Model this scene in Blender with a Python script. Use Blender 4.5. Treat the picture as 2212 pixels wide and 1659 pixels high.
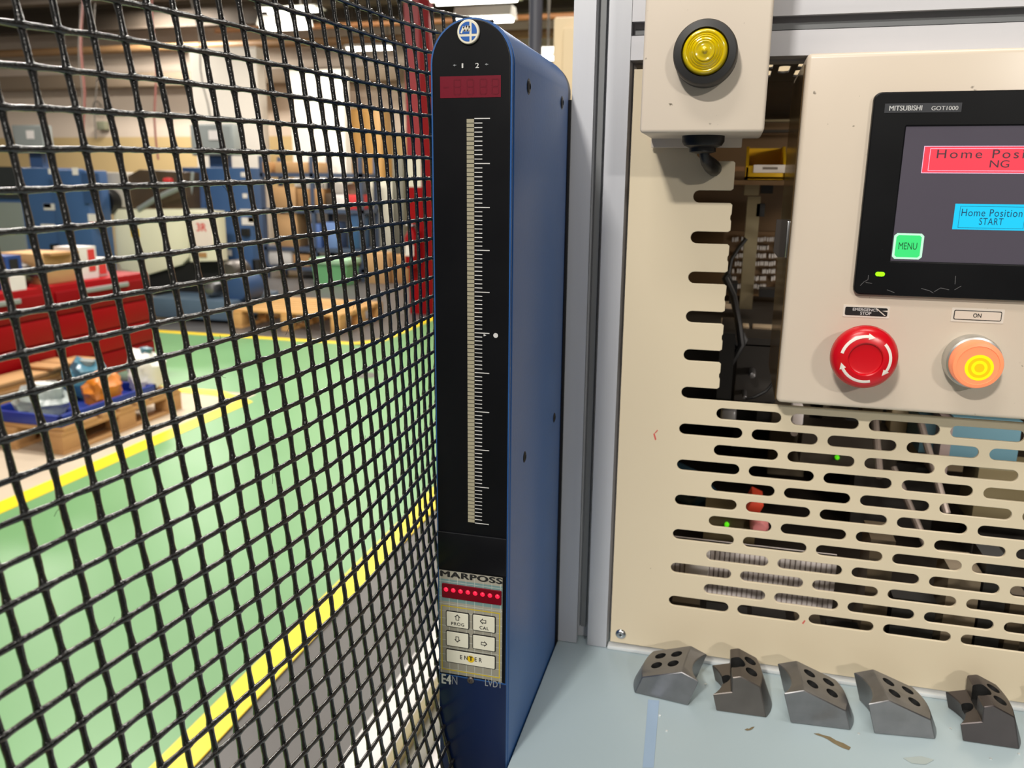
import bpy, bmesh, math, random
from mathutils import Vector, Matrix
random.seed(7)
for o in list(bpy.data.objects):
    bpy.data.objects.remove(o, do_unlink=True)
SC = bpy.context.scene
COL = SC.collection
EYE = 1.45            # camera height above the shop floor, metres
YAW, PITCH, ROLL, FPX = 0.258584682, 0.238540818, 0.0097946104, 1764.84936

# ---------------------------------------------------------------- camera
def cam_rows():
    cy, sy = math.cos(YAW), math.sin(YAW)
    cp, sp = math.cos(PITCH), math.sin(PITCH)
    cr, sr = math.cos(ROLL), math.sin(ROLL)
    Rz = Matrix(((cy, sy, 0), (-sy, cy, 0), (0, 0, 1)))
    B = Matrix(((1, 0, 0), (0, 0, -1), (0, 1, 0)))
    Rx = Matrix(((1, 0, 0), (0, cp, -sp), (0, sp, cp)))
    Rr = Matrix(((cr, -sr, 0), (sr, cr, 0), (0, 0, 1)))
    return Rr @ Rx @ B @ Rz
CM = cam_rows()
cd = bpy.data.cameras.new('camera')
cam = bpy.data.objects.new('camera', cd)
COL.objects.link(cam)
rx, dn, fw = Vector(CM[0]), Vector(CM[1]), Vector(CM[2])
up, bk = -dn, -fw
cam.matrix_world = Matrix(((rx.x, up.x, bk.x, 0), (rx.y, up.y, bk.y, 0), (rx.z, up.z, bk.z, EYE), (0, 0, 0, 1)))
cd.sensor_width = 36.0
cd.lens = FPX / 2212 * 36.0
cd.clip_start = 0.02
cd.clip_end = 100
cd.dof.use_dof = True
cd.dof.focus_distance = 0.43
cd.dof.aperture_fstop = 16.5
SC.camera = cam

# ---------------------------------------------------------------- world, lights, exposure
w = bpy.data.worlds.new('world')
SC.world = w
w.use_nodes = True
w.node_tree.nodes['Background'].inputs[0].default_value = (1.0, 0.93, 0.84, 1)
w.node_tree.nodes['Background'].inputs[1].default_value = 0.21
SC.view_settings.view_transform = 'Standard'
SC.view_settings.look = 'None'
SC.view_settings.exposure = 0.0
SC.view_settings.gamma = 1.0
SC.view_settings.use_curve_mapping = False

def area(name, loc, target, sx, sy, power, color=(1.0, 0.95, 0.87)):
    l = bpy.data.lights.new(name, 'AREA')
    l.shape = 'RECTANGLE'
    l.size, l.size_y, l.energy, l.color = sx, sy, power, color
    o = bpy.data.objects.new(name, l)
    COL.objects.link(o)
    o.location = loc
    d = Vector(target) - Vector(loc)
    o.rotation_euler = d.to_track_quat('-Z', 'Y').to_euler()
    return o
# two ceiling lamps behind the photographer throw the double shadows on the panel
area('lamp_light', (-1.05, -3.75, EYE + 2.75), (0.05, 0.6, EYE), 0.4, 0.14, 156)
area('lamp_light', (2.6, -5.5, EYE + 2.3), (0.05, 0.6, EYE), 0.5, 0.16, 105)
# unseen lamps overhead, added to brighten the table and the wire tops
area('lamp_light', (0.35, 0.25, EYE + 2.7), (0.35, 0.25, 0), 1.2, 0.3, 24)
area('lamp_light', (-1.5, 0.4, EYE + 2.7), (-1.5, 0.4, 0), 1.2, 0.5, 48)
area('lamp_light', (-0.7, -1.2, EYE + 2.7), (-0.7, -1.2, 0), 1.2, 0.5, 40)
# rows of ceiling lamps over the aisle and along the back wall
for lx, ly, e in ((-2.1, 3.6, 85), (-2.1, 6.4, 120), (-4.6, 4.6, 190), (-6.6, 9.2, 130), (-2.2, 10.4, 130), (-10.5, 9.6, 180), (-5.0, 10.9, 130), (-9.5, 12.6, 170), (1.6, 3.2, 70)):
    area('lamp_light', (lx, ly, EYE + 2.9), (lx, ly, 0), 1.2, 0.5, e)
# fill lights added unseen inside the machine to brighten its interior
area('interior_fill', (0.30, 0.95, EYE + 0.09), (0.10, 1.1, EYE - 0.1), 0.3, 0.04, 1.2, (1.0, 0.88, 0.72))
area('interior_fill', (0.30, 0.72, EYE - 0.162), (0.18, 0.9, EYE - 0.36), 0.3, 0.03, 0.6, (1.0, 0.92, 0.84))

# ---------------------------------------------------------------- helpers
def ray(x, y):
    v = Vector(((x - 1106) / FPX, (y - 829.5) / FPX, 1.0))
    return CM.transposed() @ v
def at(x, y, Y):                       # point of the plane at depth Y seen at a pixel of the photograph
    r = ray(x, y) * (Y / ray(x, y).y)
    return Vector((r.x, r.y, r.z + EYE))
def atz(x, y, z):                      # point at height z above the floor
    r = ray(x, y)
    r = r * ((z - EYE) / r.z)
    return Vector((r.x, r.y, r.z + EYE))

def lin(c):
    return tuple(((v / 255) / 12.92 if v <= 10.31 else ((v / 255 + 0.055) / 1.055) ** 2.4) for v in c)
MATS = {}
def mat(name, rgb, rough=0.5, metal=0.0, var=0.06, scale=6.0, bump=0.0, bscale=60.0, emit=0.0, ecol=None,
        spec=0.5, specks=None, speck_scale=90.0, speck_at=0.72, stretch=None, coat=0.0, trans=0.0, rvar=0.08, alpha=1.0):
    if name in MATS:
        return MATS[name]
    m = bpy.data.materials.new(name)
    m.use_nodes = True
    nt = m.node_tree
    N, L = nt.nodes, nt.links
    b = N['Principled BSDF']
    c = lin(rgb)
    tc = N.new('ShaderNodeTexCoord')
    src = tc.outputs['Object']
    if stretch:
        mp = N.new('ShaderNodeMapping')
        mp.inputs['Scale'].default_value = stretch
        L.new(src, mp.inputs[0]); src = mp.outputs[0]
    nz = N.new('ShaderNodeTexNoise')
    nz.inputs['Scale'].default_value = scale
    nz.inputs['Detail'].default_value = 4
    L.new(src, nz.inputs['Vector'])
    mx = N.new('ShaderNodeMix'); mx.data_type = 'RGBA'
    mx.inputs[6].default_value = tuple(max(0, v * (1 - var)) for v in c) + (1,)
    mx.inputs[7].default_value = tuple(min(1, v * (1 + var)) for v in c) + (1,)
    L.new(nz.outputs['Fac'], mx.inputs[0])
    out = mx.outputs[2]
    if specks:
        n2 = N.new('ShaderNodeTexNoise'); n2.inputs['Scale'].default_value = speck_scale; n2.inputs['Detail'].default_value = 2
        L.new(tc.outputs['Object'], n2.inputs['Vector'])
        rp = N.new('ShaderNodeValToRGB')
        rp.color_ramp.elements[0].position = speck_at; rp.color_ramp.elements[0].color = (0, 0, 0, 1)
        rp.color_ramp.elements[1].position = min(1, speck_at + 0.05); rp.color_ramp.elements[1].color = (1, 1, 1, 1)
        L.new(n2.outputs['Fac'], rp.inputs[0])
        m2 = N.new('ShaderNodeMix'); m2.data_type = 'RGBA'
        L.new(rp.outputs[0], m2.inputs[0]); L.new(out, m2.inputs[6]); m2.inputs[7].default_value = lin(specks) + (1,)
        out = m2.outputs[2]
    L.new(out, b.inputs['Base Color'])
    b.inputs['Metallic'].default_value = metal
    mr = N.new('ShaderNodeMapRange')
    mr.inputs[3].default_value = max(0.02, rough - rvar); mr.inputs[4].default_value = min(1, rough + rvar)
    L.new(nz.outputs['Fac'], mr.inputs[0]); L.new(mr.outputs[0], b.inputs['Roughness'])
    b.inputs['Specular IOR Level'].default_value = spec
    b.inputs['Coat Weight'].default_value = coat
    b.inputs['Transmission Weight'].default_value = trans
    b.inputs['Alpha'].default_value = alpha
    if emit:
        b.inputs['Emission Color'].default_value = lin(ecol or rgb) + (1,)
        b.inputs['Emission Strength'].default_value = emit
    if bump:
        n3 = N.new('ShaderNodeTexNoise'); n3.inputs['Scale'].default_value = bscale; n3.inputs['Detail'].default_value = 3
        L.new(src, n3.inputs['Vector'])
        bp = N.new('ShaderNodeBump'); bp.inputs['Strength'].default_value = bump; bp.inputs['Distance'].default_value = 0.001
        L.new(n3.outputs['Fac'], bp.inputs['Height']); L.new(bp.outputs[0], b.inputs['Normal'])
    MATS[name] = m
    return m

def lit(name, rgb, strength, base=None):
    return mat(name, base or rgb, rough=0.4, emit=strength, ecol=rgb, var=0.02)

ROOT = {}                               # world base of every top-level thing
def base_of(o):
    while o is not None and o.parent is not None:
        o = o.parent
    return ROOT.get(o.name, Vector((0, 0, 0))) if o is not None else Vector((0, 0, 0))
def tag(o, label=None, cat=None, group=None, kind=None):
    if label: o['label'] = label
    if cat: o['category'] = cat
    if group: o['group'] = group
    if kind: o['kind'] = kind
    return o
def thing(name, loc, label, cat, group=None):
    o = bpy.data.objects.new(name, None)
    o.empty_display_size = 0.05
    COL.objects.link(o)
    o.location = loc
    ROOT[o.name] = Vector(loc)
    return tag(o, label, cat, group)

class MB:
    def __init__(s):
        s.bm = bmesh.new()
    def box(s, x0, x1, y0, y1, z0, z1, bev=0.0, seg=2):
        x0, x1 = min(x0, x1), max(x0, x1); y0, y1 = min(y0, y1), max(y0, y1); z0, z1 = min(z0, z1), max(z0, z1)
        v = [s.bm.verts.new(p) for p in ((x0, y0, z0), (x1, y0, z0), (x1, y1, z0), (x0, y1, z0), (x0, y0, z1), (x1, y0, z1), (x1, y1, z1), (x0, y1, z1))]
        fs = [s.bm.faces.new([v[i] for i in q]) for q in ((0, 3, 2, 1), (4, 5, 6, 7), (0, 1, 5, 4), (1, 2, 6, 5), (2, 3, 7, 6), (3, 0, 4, 7))]
        if bev > 0:
            es = {e for f in fs for e in f.edges}
            bmesh.ops.bevel(s.bm, geom=list(es), offset=bev, segments=seg, affect='EDGES', profile=0.5)
        return s
    def prism(s, pts, d, axis='y', bev=0.0):
        """pts: closed outline of 3D points (one plane); d: Vector extrusion"""
        a = [s.bm.verts.new(p) for p in pts]
        b = [s.bm.verts.new(Vector(p) + Vector(d)) for p in pts]
        n = len(a)
        fs = [s.bm.faces.new(a), s.bm.faces.new(b[::-1])]
        for i in range(n):
            fs.append(s.bm.faces.new([a[i], b[i], b[(i + 1) % n], a[(i + 1) % n]]))
        if bev > 0:
            es = set(fs[0].edges) | set(fs[1].edges)
            bmesh.ops.bevel(s.bm, geom=list(es), offset=bev, segments=2, affect='EDGES', profile=0.5)
        return s
    def tube(s, path, r, n=8, closed=False, cap=True):
        path = [Vector(p) for p in path]
        rr = r if isinstance(r, (list, tuple)) else [r] * len(path)
        rings = []
        ref = None
        for i, p in enumerate(path):
            if closed:
                t = path[(i + 1) % len(path)] - path[i - 1]
            else:
                t = path[min(i + 1, len(path) - 1)] - path[max(i - 1, 0)]
            t.normalize()
            if ref is None:
                ref = Vector((0, 0, 1)) if abs(t.z) < 0.9 else Vector((1, 0, 0))
            u = (ref - t * ref.dot(t)).normalized()
            ref = u
            v = t.cross(u)
            rings.append([s.bm.verts.new(p + (u * math.cos(2 * math.pi * k / n) + v * math.sin(2 * math.pi * k / n)) * rr[i]) for k in range(n)])
        m = len(rings)
        for i in range(m if closed else m - 1):
            a, b = rings[i], rings[(i + 1) % m]
            for k in range(n):
                s.bm.faces.new([a[k], a[(k + 1) % n], b[(k + 1) % n], b[k]])
        if cap and not closed:
            s.bm.faces.new(rings[0][::-1]); s.bm.faces.new(rings[-1])
        return s
    def lathe(s, prof, c, ax, n=40):
        """prof: (radius, height along ax); closed on the axis when radius is 0"""
        ax = Vector(ax).normalized()
        u = ax.orthogonal().normalized(); v = ax.cross(u)
        c = Vector(c)
        rings = []
        for r, h in prof:
            if r < 1e-9:
                rings.append([s.bm.verts.new(c + ax * h)])
            else:
                rings.append([s.bm.verts.new(c + ax * h + (u * math.cos(2 * math.pi * k / n) + v * math.sin(2 * math.pi * k / n)) * r) for k in range(n)])
        for a, b in zip(rings, rings[1:]):
            for k in range(n):
                k2 = (k + 1) % n
                if len(a) == 1 and len(b) == 1: continue
                if len(a) == 1: s.bm.faces.new([a[0], b[k2], b[k]])
                elif len(b) == 1: s.bm.faces.new([a[k], a[k2], b[0]])
                else: s.bm.faces.new([a[k], a[k2], b[k2], b[k]])
        return s
    def quad(s, *p):
        s.bm.faces.new([s.bm.verts.new(q) for q in p]); return s
    def rot(s, ang, c, axis='Z'):
        bmesh.ops.rotate(s.bm, cent=Vector(c), matrix=Matrix.Rotation(ang, 3, axis), verts=s.bm.verts[:]); return s
    def build(s, name, m, parent=None, label=None, smooth=35):
        bmesh.ops.recalc_face_normals(s.bm, faces=s.bm.faces[:])
        me = bpy.data.meshes.new(name)
        off = base_of(parent)
        if off.length:
            bmesh.ops.translate(s.bm, vec=-off, verts=s.bm.verts[:])
        s.bm.to_mesh(me); s.bm.free()
        return link(name, me, m, parent, label, smooth)
def link(name, me, m, parent=None, label=None, smooth=35):
    if m is not None:
        me.materials.clear(); me.materials.append(m)
    if smooth:
        me.shade_smooth()
        me.set_sharp_from_angle(angle=math.radians(smooth))
    o = bpy.data.objects.new(name, me)
    COL.objects.link(o)
    o.parent = parent
    if label: o['label'] = label
    return o
def box(name, m, parent, x0, x1, y0, y1, z0, z1, bev=0.0, label=None):
    return MB().box(x0, x1, y0, y1, z0, z1, bev).build(name, m, parent, label)
def pbox(name, m, parent, px, Y, depth, bev=0.0, label=None):
    """box whose front face at depth Y spans the pixel rectangle px=(x0,y0,x1,y1)"""
    xm, ym = (px[0] + px[2]) / 2, (px[1] + px[3]) / 2
    x0, x1 = at(px[0], ym, Y).x, at(px[2], ym, Y).x
    z1, z0 = at(xm, px[1], Y).z, at(xm, px[3], Y).z
    return MB().box(x0, x1, Y, Y + depth, z0, z1, bev).build(name, m, parent, label)
def copy_tree(o, parent=None, loc=None):
    c = o.copy(); COL.objects.link(c)
    if parent is not None: c.parent = parent
    if loc is not None: c.location = loc
    for ch in list(o.children): copy_tree(ch, c)
    return c

def curve_mesh(splines, depth, bevel=0.0, res=1):
    """filled flat shape with holes; splines are lists of (x, y); returns mesh in XY plane, z in +-depth/2"""
    cu = bpy.data.curves.new('shape', 'CURVE')
    cu.dimensions = '2D'; cu.fill_mode = 'BOTH'; cu.extrude = max(depth / 2 - bevel, 0); cu.bevel_depth = bevel; cu.bevel_resolution = res
    if bevel: cu.offset = -bevel
    for pts in splines:
        sp = cu.splines.new('POLY'); sp.points.add(len(pts) - 1)
        for p, (x, y) in zip(sp.points, pts): p.co = (x, y, 0, 1)
        sp.use_cyclic_u = True
    return from_curve(cu)
def from_curve(cu):
    o = bpy.data.objects.new('tmp', cu); COL.objects.link(o)
    dg = bpy.context.evaluated_depsgraph_get()
    me = bpy.data.meshes.new_from_object(o.evaluated_get(dg))
    bpy.data.objects.remove(o, do_unlink=True); bpy.data.curves.remove(cu)
    return me
def place(me, name, m, parent, basis, origin, label=None, smooth=30):
    """basis: columns are the world directions of the mesh's x, y, z"""
    bx, by, bz = (Vector(b) for b in basis)
    off = base_of(parent)
    M4 = Matrix(((bx.x, by.x, bz.x, origin[0] - off.x), (bx.y, by.y, bz.y, origin[1] - off.y), (bx.z, by.z, bz.z, origin[2] - off.z), (0, 0, 0, 1)))
    me.transform(M4)
    if M4.determinant() < 0: me.flip_normals()
    return link(name, me, m, parent, label, smooth)
FRONT = ((1, 0, 0), (0, 0, 1), (0, -1, 0))          # x right, y up, facing the camera side (-Y)
def rrect(x0, x1, y0, y1, r, n=5):
    out = []
    for cx, cy, a0 in ((x1 - r, y1 - r, 0), (x0 + r, y1 - r, 90), (x0 + r, y0 + r, 180), (x1 - r, y0 + r, 270)):
        for k in range(n + 1):
            a = math.radians(a0 + 90 * k / n); out.append((cx + r * math.cos(a), cy + r * math.sin(a)))
    return out
def slot(cx, cy, L, W, n=8, vert=False):
    r = W / 2; h = L / 2 - r; out = []
    for k in range(n + 1):
        a = math.radians(-90 + 180 * k / n); out.append((h + r * math.cos(a), r * math.sin(a)))
    for k in range(n + 1):
        a = math.radians(90 + 180 * k / n); out.append((-h + r * math.cos(a), r * math.sin(a)))
    if vert: out = [(-y, x) for x, y in out]
    return [(cx + x, cy + y) for x, y in out]
def plate(name, m, parent, outline, Y, th, holes=(), bevel=0.0, label=None):
    """flat plate facing -Y, front at depth Y; outline in world x,z"""
    me = curve_mesh([outline] + list(holes), th, bevel)
    return place(me, name, m, parent, FRONT, (0, Y + th / 2, 0), label)
def text(name, body, m, parent, px=None, Y=0.6, rect=None, bold=0.0, thick=0.0002, italic=0.0, spacing=1.0, label=None):
    """lettering facing -Y fitted into pixel rect px (x0,y0,x1,y1) of the plane Y"""
    cu = bpy.data.curves.new('txt', 'FONT'); cu.body = body; cu.size = 1; cu.extrude = 0; cu.shear = italic; cu.space_character = spacing
    cu.resolution_u = 4
    me = from_curve(cu)
    if bold:                             # heavier strokes: the outline laid over itself a little to each side
        bm_ = bmesh.new()
        for dz, (dx, dy) in enumerate(((-1, 0), (1, 0), (0, 1), (0, -1))):
            m2 = me.copy(); m2.transform(Matrix.Translation((dx * bold * 1.6, dy * bold * 1.0, dz))); bm_.from_mesh(m2); bpy.data.meshes.remove(m2)
        bm_.to_mesh(me); bm_.free()
    xs = [v.co.x for v in me.vertices]; ys = [v.co.y for v in me.vertices]
    if px:
        xm, ym = (px[0] + px[2]) / 2, (px[1] + px[3]) / 2
        X0, X1 = at(px[0], ym, Y).x, at(px[2], ym, Y).x; Z1, Z0 = at(xm, px[1], Y).z, at(xm, px[3], Y).z
    else:
        X0, X1, Z0, Z1 = rect
    sx = (X1 - X0) / (max(xs) - min(xs)); sy = (Z1 - Z0) / (max(ys) - min(ys))
    for v in me.vertices:
        v.co = ((v.co.x - min(xs)) * sx + X0, (v.co.y - min(ys)) * sy + Z0, thick + v.co.z * 0.000008)
    return place(me, name, m, parent, FRONT, (0, Y, 0), label, 0)

def flat_poly(name, m, parent, polys, Y, lift=0.0002, label=None):
    me = bpy.data.meshes.new(name); V, F = [], []
    for p in polys:
        F.append(list(range(len(V), len(V) + len(p)))); V += [(x, Y - lift, z) for x, z in p]
    off = base_of(parent)
    me.from_pydata([tuple(Vector(v) - off) for v in V], [], F)
    bm = bmesh.new(); bm.from_mesh(me)
    for f in bm.faces:
        f.normal_update()
        if f.normal.y > 0: f.normal_flip()
    bm.to_mesh(me); bm.free()
    return link(name, me, m, parent, label, 0)
def rect_frame(x0, x1, z0, z1, t):
    return [[(x0, z1), (x1, z1), (x1, z1 - t), (x0, z1 - t)], [(x0, z0 + t), (x1, z0 + t), (x1, z0), (x0, z0)],
            [(x0, z1 - t), (x0 + t, z1 - t), (x0 + t, z0 + t), (x0, z0 + t)], [(x1 - t, z1 - t), (x1, z1 - t), (x1, z0 + t), (x1 - t, z0 + t)]]

# ---------------------------------------------------------------- materials
M_CREAM = mat('cream_paint', (222, 208, 180), rough=0.42, var=0.03, scale=5, specks=(120, 105, 85), speck_scale=130, speck_at=0.74)
M_PANEL = mat('cream_panel_paint', (214, 200, 173), rough=0.5, var=0.04, scale=4, specks=(140, 122, 95), speck_scale=150, speck_at=0.77)
M_BOXC = mat('pale_cream_paint', (224, 211, 195), rough=0.4, var=0.03, scale=5, specks=(110, 98, 82), speck_scale=160, speck_at=0.735)
M_ALU = mat('anodised_aluminium', (190, 192, 198), rough=0.46, metal=0.4, var=0.05, scale=8, stretch=(20, 20, 1.0), bump=0.05, bscale=40)
M_ALUH = mat('anodised_aluminium_rail', (194, 194, 199), rough=0.46, metal=0.4, var=0.05, scale=8, stretch=(1.0, 20, 20))
M_GROOVE = mat('grey_groove_strip', (120, 122, 124), rough=0.5, metal=0.5)
M_BLUE = mat('blue_paint', (42, 90, 154), rough=0.36, var=0.05, scale=9, bump=0.08, bscale=400)
M_BLUED = mat('dark_blue', (4, 24, 60), rough=0.36, var=0.05, scale=9)  # darker blue than the housing, for lower cover, rim gap and rear
M_BLACKP = mat('black_fascia', (11, 12, 16), rough=0.34, var=0.2, spec=0.22, scale=20, specks=(60, 60, 62), speck_scale=260, speck_at=0.78)
M_BLACK = mat('black_plastic', (20, 20, 22), rough=0.45, var=0.1)
M_BEZEL = mat('black_bezel', (11, 12, 15), rough=0.36, var=0.2, spec=0.2, scale=20, specks=(55, 55, 60), speck_scale=240, speck_at=0.765)
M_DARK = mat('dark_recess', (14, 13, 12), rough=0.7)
M_PRINT = mat('white_print', (205, 205, 205), rough=0.6)
M_PRINTG = mat('grey_print', (130, 134, 140), rough=0.6)
M_BLKPRINT = mat('black_print', (22, 22, 24), rough=0.6)
M_WIRE = mat('black_pvc_coating', (9, 9, 11), rough=0.26, var=0.3, scale=60, bump=0.34, bscale=700, spec=0.9, rvar=0.1, coat=0.25)
M_STEEL = mat('machined_steel', (136, 135, 137), rough=0.36, metal=0.9, var=0.2, scale=90, bump=0.04, bscale=300)
M_STEELD = mat('dark_steel', (112, 106, 102), rough=0.4, metal=0.85, var=0.2, scale=70)
M_CHROME = mat('bright_steel', (200, 202, 205), rough=0.22, metal=1.0)
M_TABLE = mat('pale_blue_grey_top', (160, 176, 182), rough=0.3, var=0.03, scale=5, rvar=0.02)
M_SEG = mat('unlit_bar_segment', (158, 152, 130), rough=0.5, var=0.1, scale=200)
M_REDWIN = mat('dark_red_window', (112, 12, 36), rough=0.3, var=0.05)
M_REDWIN2 = mat('dark_red_digit', (104, 11, 33), rough=0.3)
M_GREYPAD = mat('grey_keypad_film', (148, 145, 132), rough=0.5)
M_TEALPAD = mat('grey_teal_film', (112, 140, 140), rough=0.5)
M_GRIDP = mat('pale_grid_print', (196, 200, 192), rough=0.6)
M_YPRINT = mat('yellow_print', (190, 168, 40), rough=0.55)
M_KEY = mat('ivory_key', (214, 212, 196), rough=0.5, var=0.04, scale=60)

# ================================================================ the hall
AY = EYE / 1.35     # floor measurements below were taken for an eye height of 1.35 m
M_FLOOR = mat('grey_floor_paint', (84, 81, 80), rough=0.38, var=0.08, scale=1.3)
M_GREEN = mat('green_floor_paint', (110, 160, 107), rough=0.36, var=0.07, scale=1.5, bump=0.03, bscale=8)
M_YELLOW = mat('yellow_floor_tape', (250, 214, 20), rough=0.4, var=0.03)
M_CONC = mat('beige_concrete', (196, 180, 158), rough=0.6, var=0.16, scale=2.2)
M_WALLP = None
floor = box('floor', M_FLOOR, None, -16, 9, -7, 14.2, -0.12, 0.0)
tag(floor, 'grey painted shop floor on both sides of the green aisle', None, None, 'structure')
XL, XR, YF, YC = -3.16, -1.335, 6.80, 4.93    # aisle edges, far cross-aisle line, island corner
bm = MB()
bm.box(XL, XR, -6, 14, 0, 0.004); bm.box(-15.5, XL, YC, YF, 0, 0.004)
bm.build('aisle_paint', M_GREEN, floor, 'bright green walkway paint')
box('concrete_patch', M_CONC, floor, -9, XL, -3, YC, 0, 0.003, 0, 'bare beige concrete under the pallet')
def line(*a): box('line_marking', M_YELLOW, floor, *a[:4], 0.004, 0.007, 0, None)
line(XR, XR + 0.105, -5, 13.5)
line(XL - 0.03, XL + 0.09, -2, YC - 0.2)
line(-9, XL - 0.28, YC - 0.12, YC)
MB().prism([(XL + 0.09, YC - 0.2, 0.004), (XL - 0.03, YC - 0.2, 0.004), (XL - 0.28, YC - 0.12, 0.004), (XL - 0.28, YC, 0.004)], (0, 0, 0.003)).build('line_marking', M_YELLOW, floor)
line(-14, XL - 0.2, YF, YF + 0.1)
line(XL - 0.05, XL + 0.05, YF + 0.3, 13.5)
MB().prism([(XL - 0.2, YF, 0.004), (XL - 0.2, YF + 0.1, 0.004), (XL - 0.05, YF + 0.3, 0.004), (XL + 0.05, YF + 0.3, 0.004), (XL + 0.02, YF + 0.12, 0.004)], (0, 0, 0.003)).build('line_marking', M_YELLOW, floor)
# dark scuff on the green paint and a thin floor crack
M_SCUFF = mat('floor_scuff', (92, 92, 84), rough=0.6)
c = atz(790, 812, 0)
MB().lathe([(0, 0.0052), (0.1, 0.0052)], (c.x, c.y, 0), (0, 0, 1), 20).build('scuff_mark', M_SCUFF, floor)

# back wall: cream above, tan painted dado below
m = bpy.data.materials.new('cream_wall'); m.use_nodes = True
nt = m.node_tree; b = nt.nodes['Principled BSDF']; b.inputs['Roughness'].default_value = 0.7
geo = nt.nodes.new('ShaderNodeNewGeometry'); sx = nt.nodes.new('ShaderNodeSeparateXYZ'); nt.links.new(geo.outputs['Position'], sx.inputs[0])
rp = nt.nodes.new('ShaderNodeMapRange'); rp.inputs[1].default_value = EYE + 0.82; rp.inputs[2].default_value = EYE + 0.84
nt.links.new(sx.outputs['Z'], rp.inputs[0])
mx = nt.nodes.new('ShaderNodeMix'); mx.data_type = 'RGBA'; mx.inputs[6].default_value = lin((208, 180, 128)) + (1,); mx.inputs[7].default_value = lin((222, 204, 186)) + (1,)
nt.links.new(rp.outputs[0], mx.inputs[0]); nt.links.new(mx.outputs[2], b.inputs['Base Color'])
M_WALL = m
HC = EYE + 3.0
tag(box('wall_back', M_WALL, None, -16, 9, 13.9, 14.1, 0, HC), 'cream back wall with a tan painted lower band', None, None, 'structure')
M_CEIL = mat('brown_ceiling', (90, 79, 66), rough=0.8, var=0.2, scale=2)
tag(box('ceiling', M_CEIL, None, -16, 9, -7, 14.2, HC, HC + 0.1), 'dark brown ceiling deck high above the shop', None, None, 'structure')
M_WHITEW = mat('white_partition', (244, 236, 224), rough=0.6, var=0.03)
def partition(px, Y, d, z0, lab):
    x0, x1 = at(px[0], 200, Y).x, at(px[1], 200, Y).x; z1 = at((px[0] + px[1]) / 2, px[2], Y).z
    o = MB().box(x0, x1, Y, Y + d, 0, z1).build('wall_office', M_WHITEW, None)
    tag(o, lab, None, None, 'structure')
partition((415, 558, 102), 12.6, 0.25, 0, 'bright white office wall left of the tan cabinet')
partition((626, 742, 150), 12.2, 0.2, 0, 'white office wall directly left of the honey-coloured cabinet')
# roof beams across the hall
M_BEAM = mat('brown_steel_beam', (82, 71, 60), rough=0.7, var=0.15)
for i, (Y, z) in enumerate(((4.2, 2.72), (6.6, 2.72), (9.0, 2.72), (11.4, 2.66), (13.2, 2.6))):
    bmk = MB()
    bmk.box(-15, 8, Y - 0.08, Y + 0.08, EYE + z, EYE + z + 0.03); bmk.box(-15, 8, Y - 0.01, Y + 0.01, EYE + z, HC); bmk.box(-15, 8, Y - 0.08, Y + 0.08, HC - 0.03, HC)
    o = bmk.build('roof_beam', M_BEAM, None)
    tag(o, 'brown steel roof beam, number %d counted from the camera, spanning the hall' % (i + 1), 'beam', 'steel roof beams')
# ducts and pipes on the back wall
def wall_pipe(name, lab, cat, m, x0, x1, ypx0, ypx1, Y, r_or_box):
    zc = (at(250, ypx0, Y).z + at(250, ypx1, Y).z) / 2; h = abs(at(250, ypx0, Y).z - at(250, ypx1, Y).z)
    if r_or_box == 'tube':
        o = MB().tube([(x0, Y, zc), ((x0 + x1) / 2, Y, zc), (x1, Y, zc)], h / 2, 12).build(name, m, None)
    else:
        o = MB().box(x0, x1, Y, Y + 0.3, zc - h / 2, zc + h / 2, 0.02).build(name, m, None)
    return tag(o, lab, cat)
wall_pipe('wall_duct', 'grey-brown duct running along the upper back wall', 'duct', mat('duct_grey', (142, 124, 104), rough=0.6), -15, -5.6, 158, 188, 13.5, 'box')
wall_pipe('gas_pipe', 'orange-brown pipe along the wall just under the ceiling', 'pipe', mat('copper_pipe', (146, 112, 76), rough=0.45), -15, 4, 98, 116, 13.3, 'tube')
wall_pipe('water_pipe', 'brown pipe under the roof beams above the office walls', 'pipe', mat('rust_pipe', (150, 100, 58), rough=0.5), -8, 6, 70, 82, 12.0, 'tube')
wall_pipe('ceiling_duct', 'wide pale metal duct under the ceiling by the lamps', 'duct', mat('pale_duct', (150, 138, 118), rough=0.4, metal=0.3), -7, 6, 10, 34, 12.9, 'box')
# hanging cables
M_CABR = mat('reddish_cable', (150, 92, 84), rough=0.5)
M_CABG = mat('grey_cable', (96, 90, 84), rough=0.5)
for i, (xt, xb, yb, Y, mm, lab) in enumerate(((168, 178, 300, 12.0, M_CABG, 'grey cable hanging left of the reddish cable'), (176, 182, 330, 11.0, M_CABR, 'reddish air cable hanging before the cream wall'),
        (205, 208, 300, 12.2, M_CABG, 'grey cable looping beside the small wall box'), (330, 339, 345, 10.6, M_CABR, 'long pinkish drop pole hanging over the machines'), (410, 452, 260, 10.8, M_CABG, 'grey cable drooping to the grey wall cabinet'))):
    a, e = at(xt, -40, Y), at(xb, yb, Y)
    pts = [a.lerp(e, k / 8) + Vector((0.03 * math.sin(k * 1.3 + i), 0, 0)) for k in range(9)]
    a2 = Vector((a.x, a.y, HC))
    tag(MB().tube([a2] + pts, 0.016 if mm is M_CABR else 0.012, 6).build('hanging_cable', mm, None), lab, 'cable', 'cables hanging from the ceiling')

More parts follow.
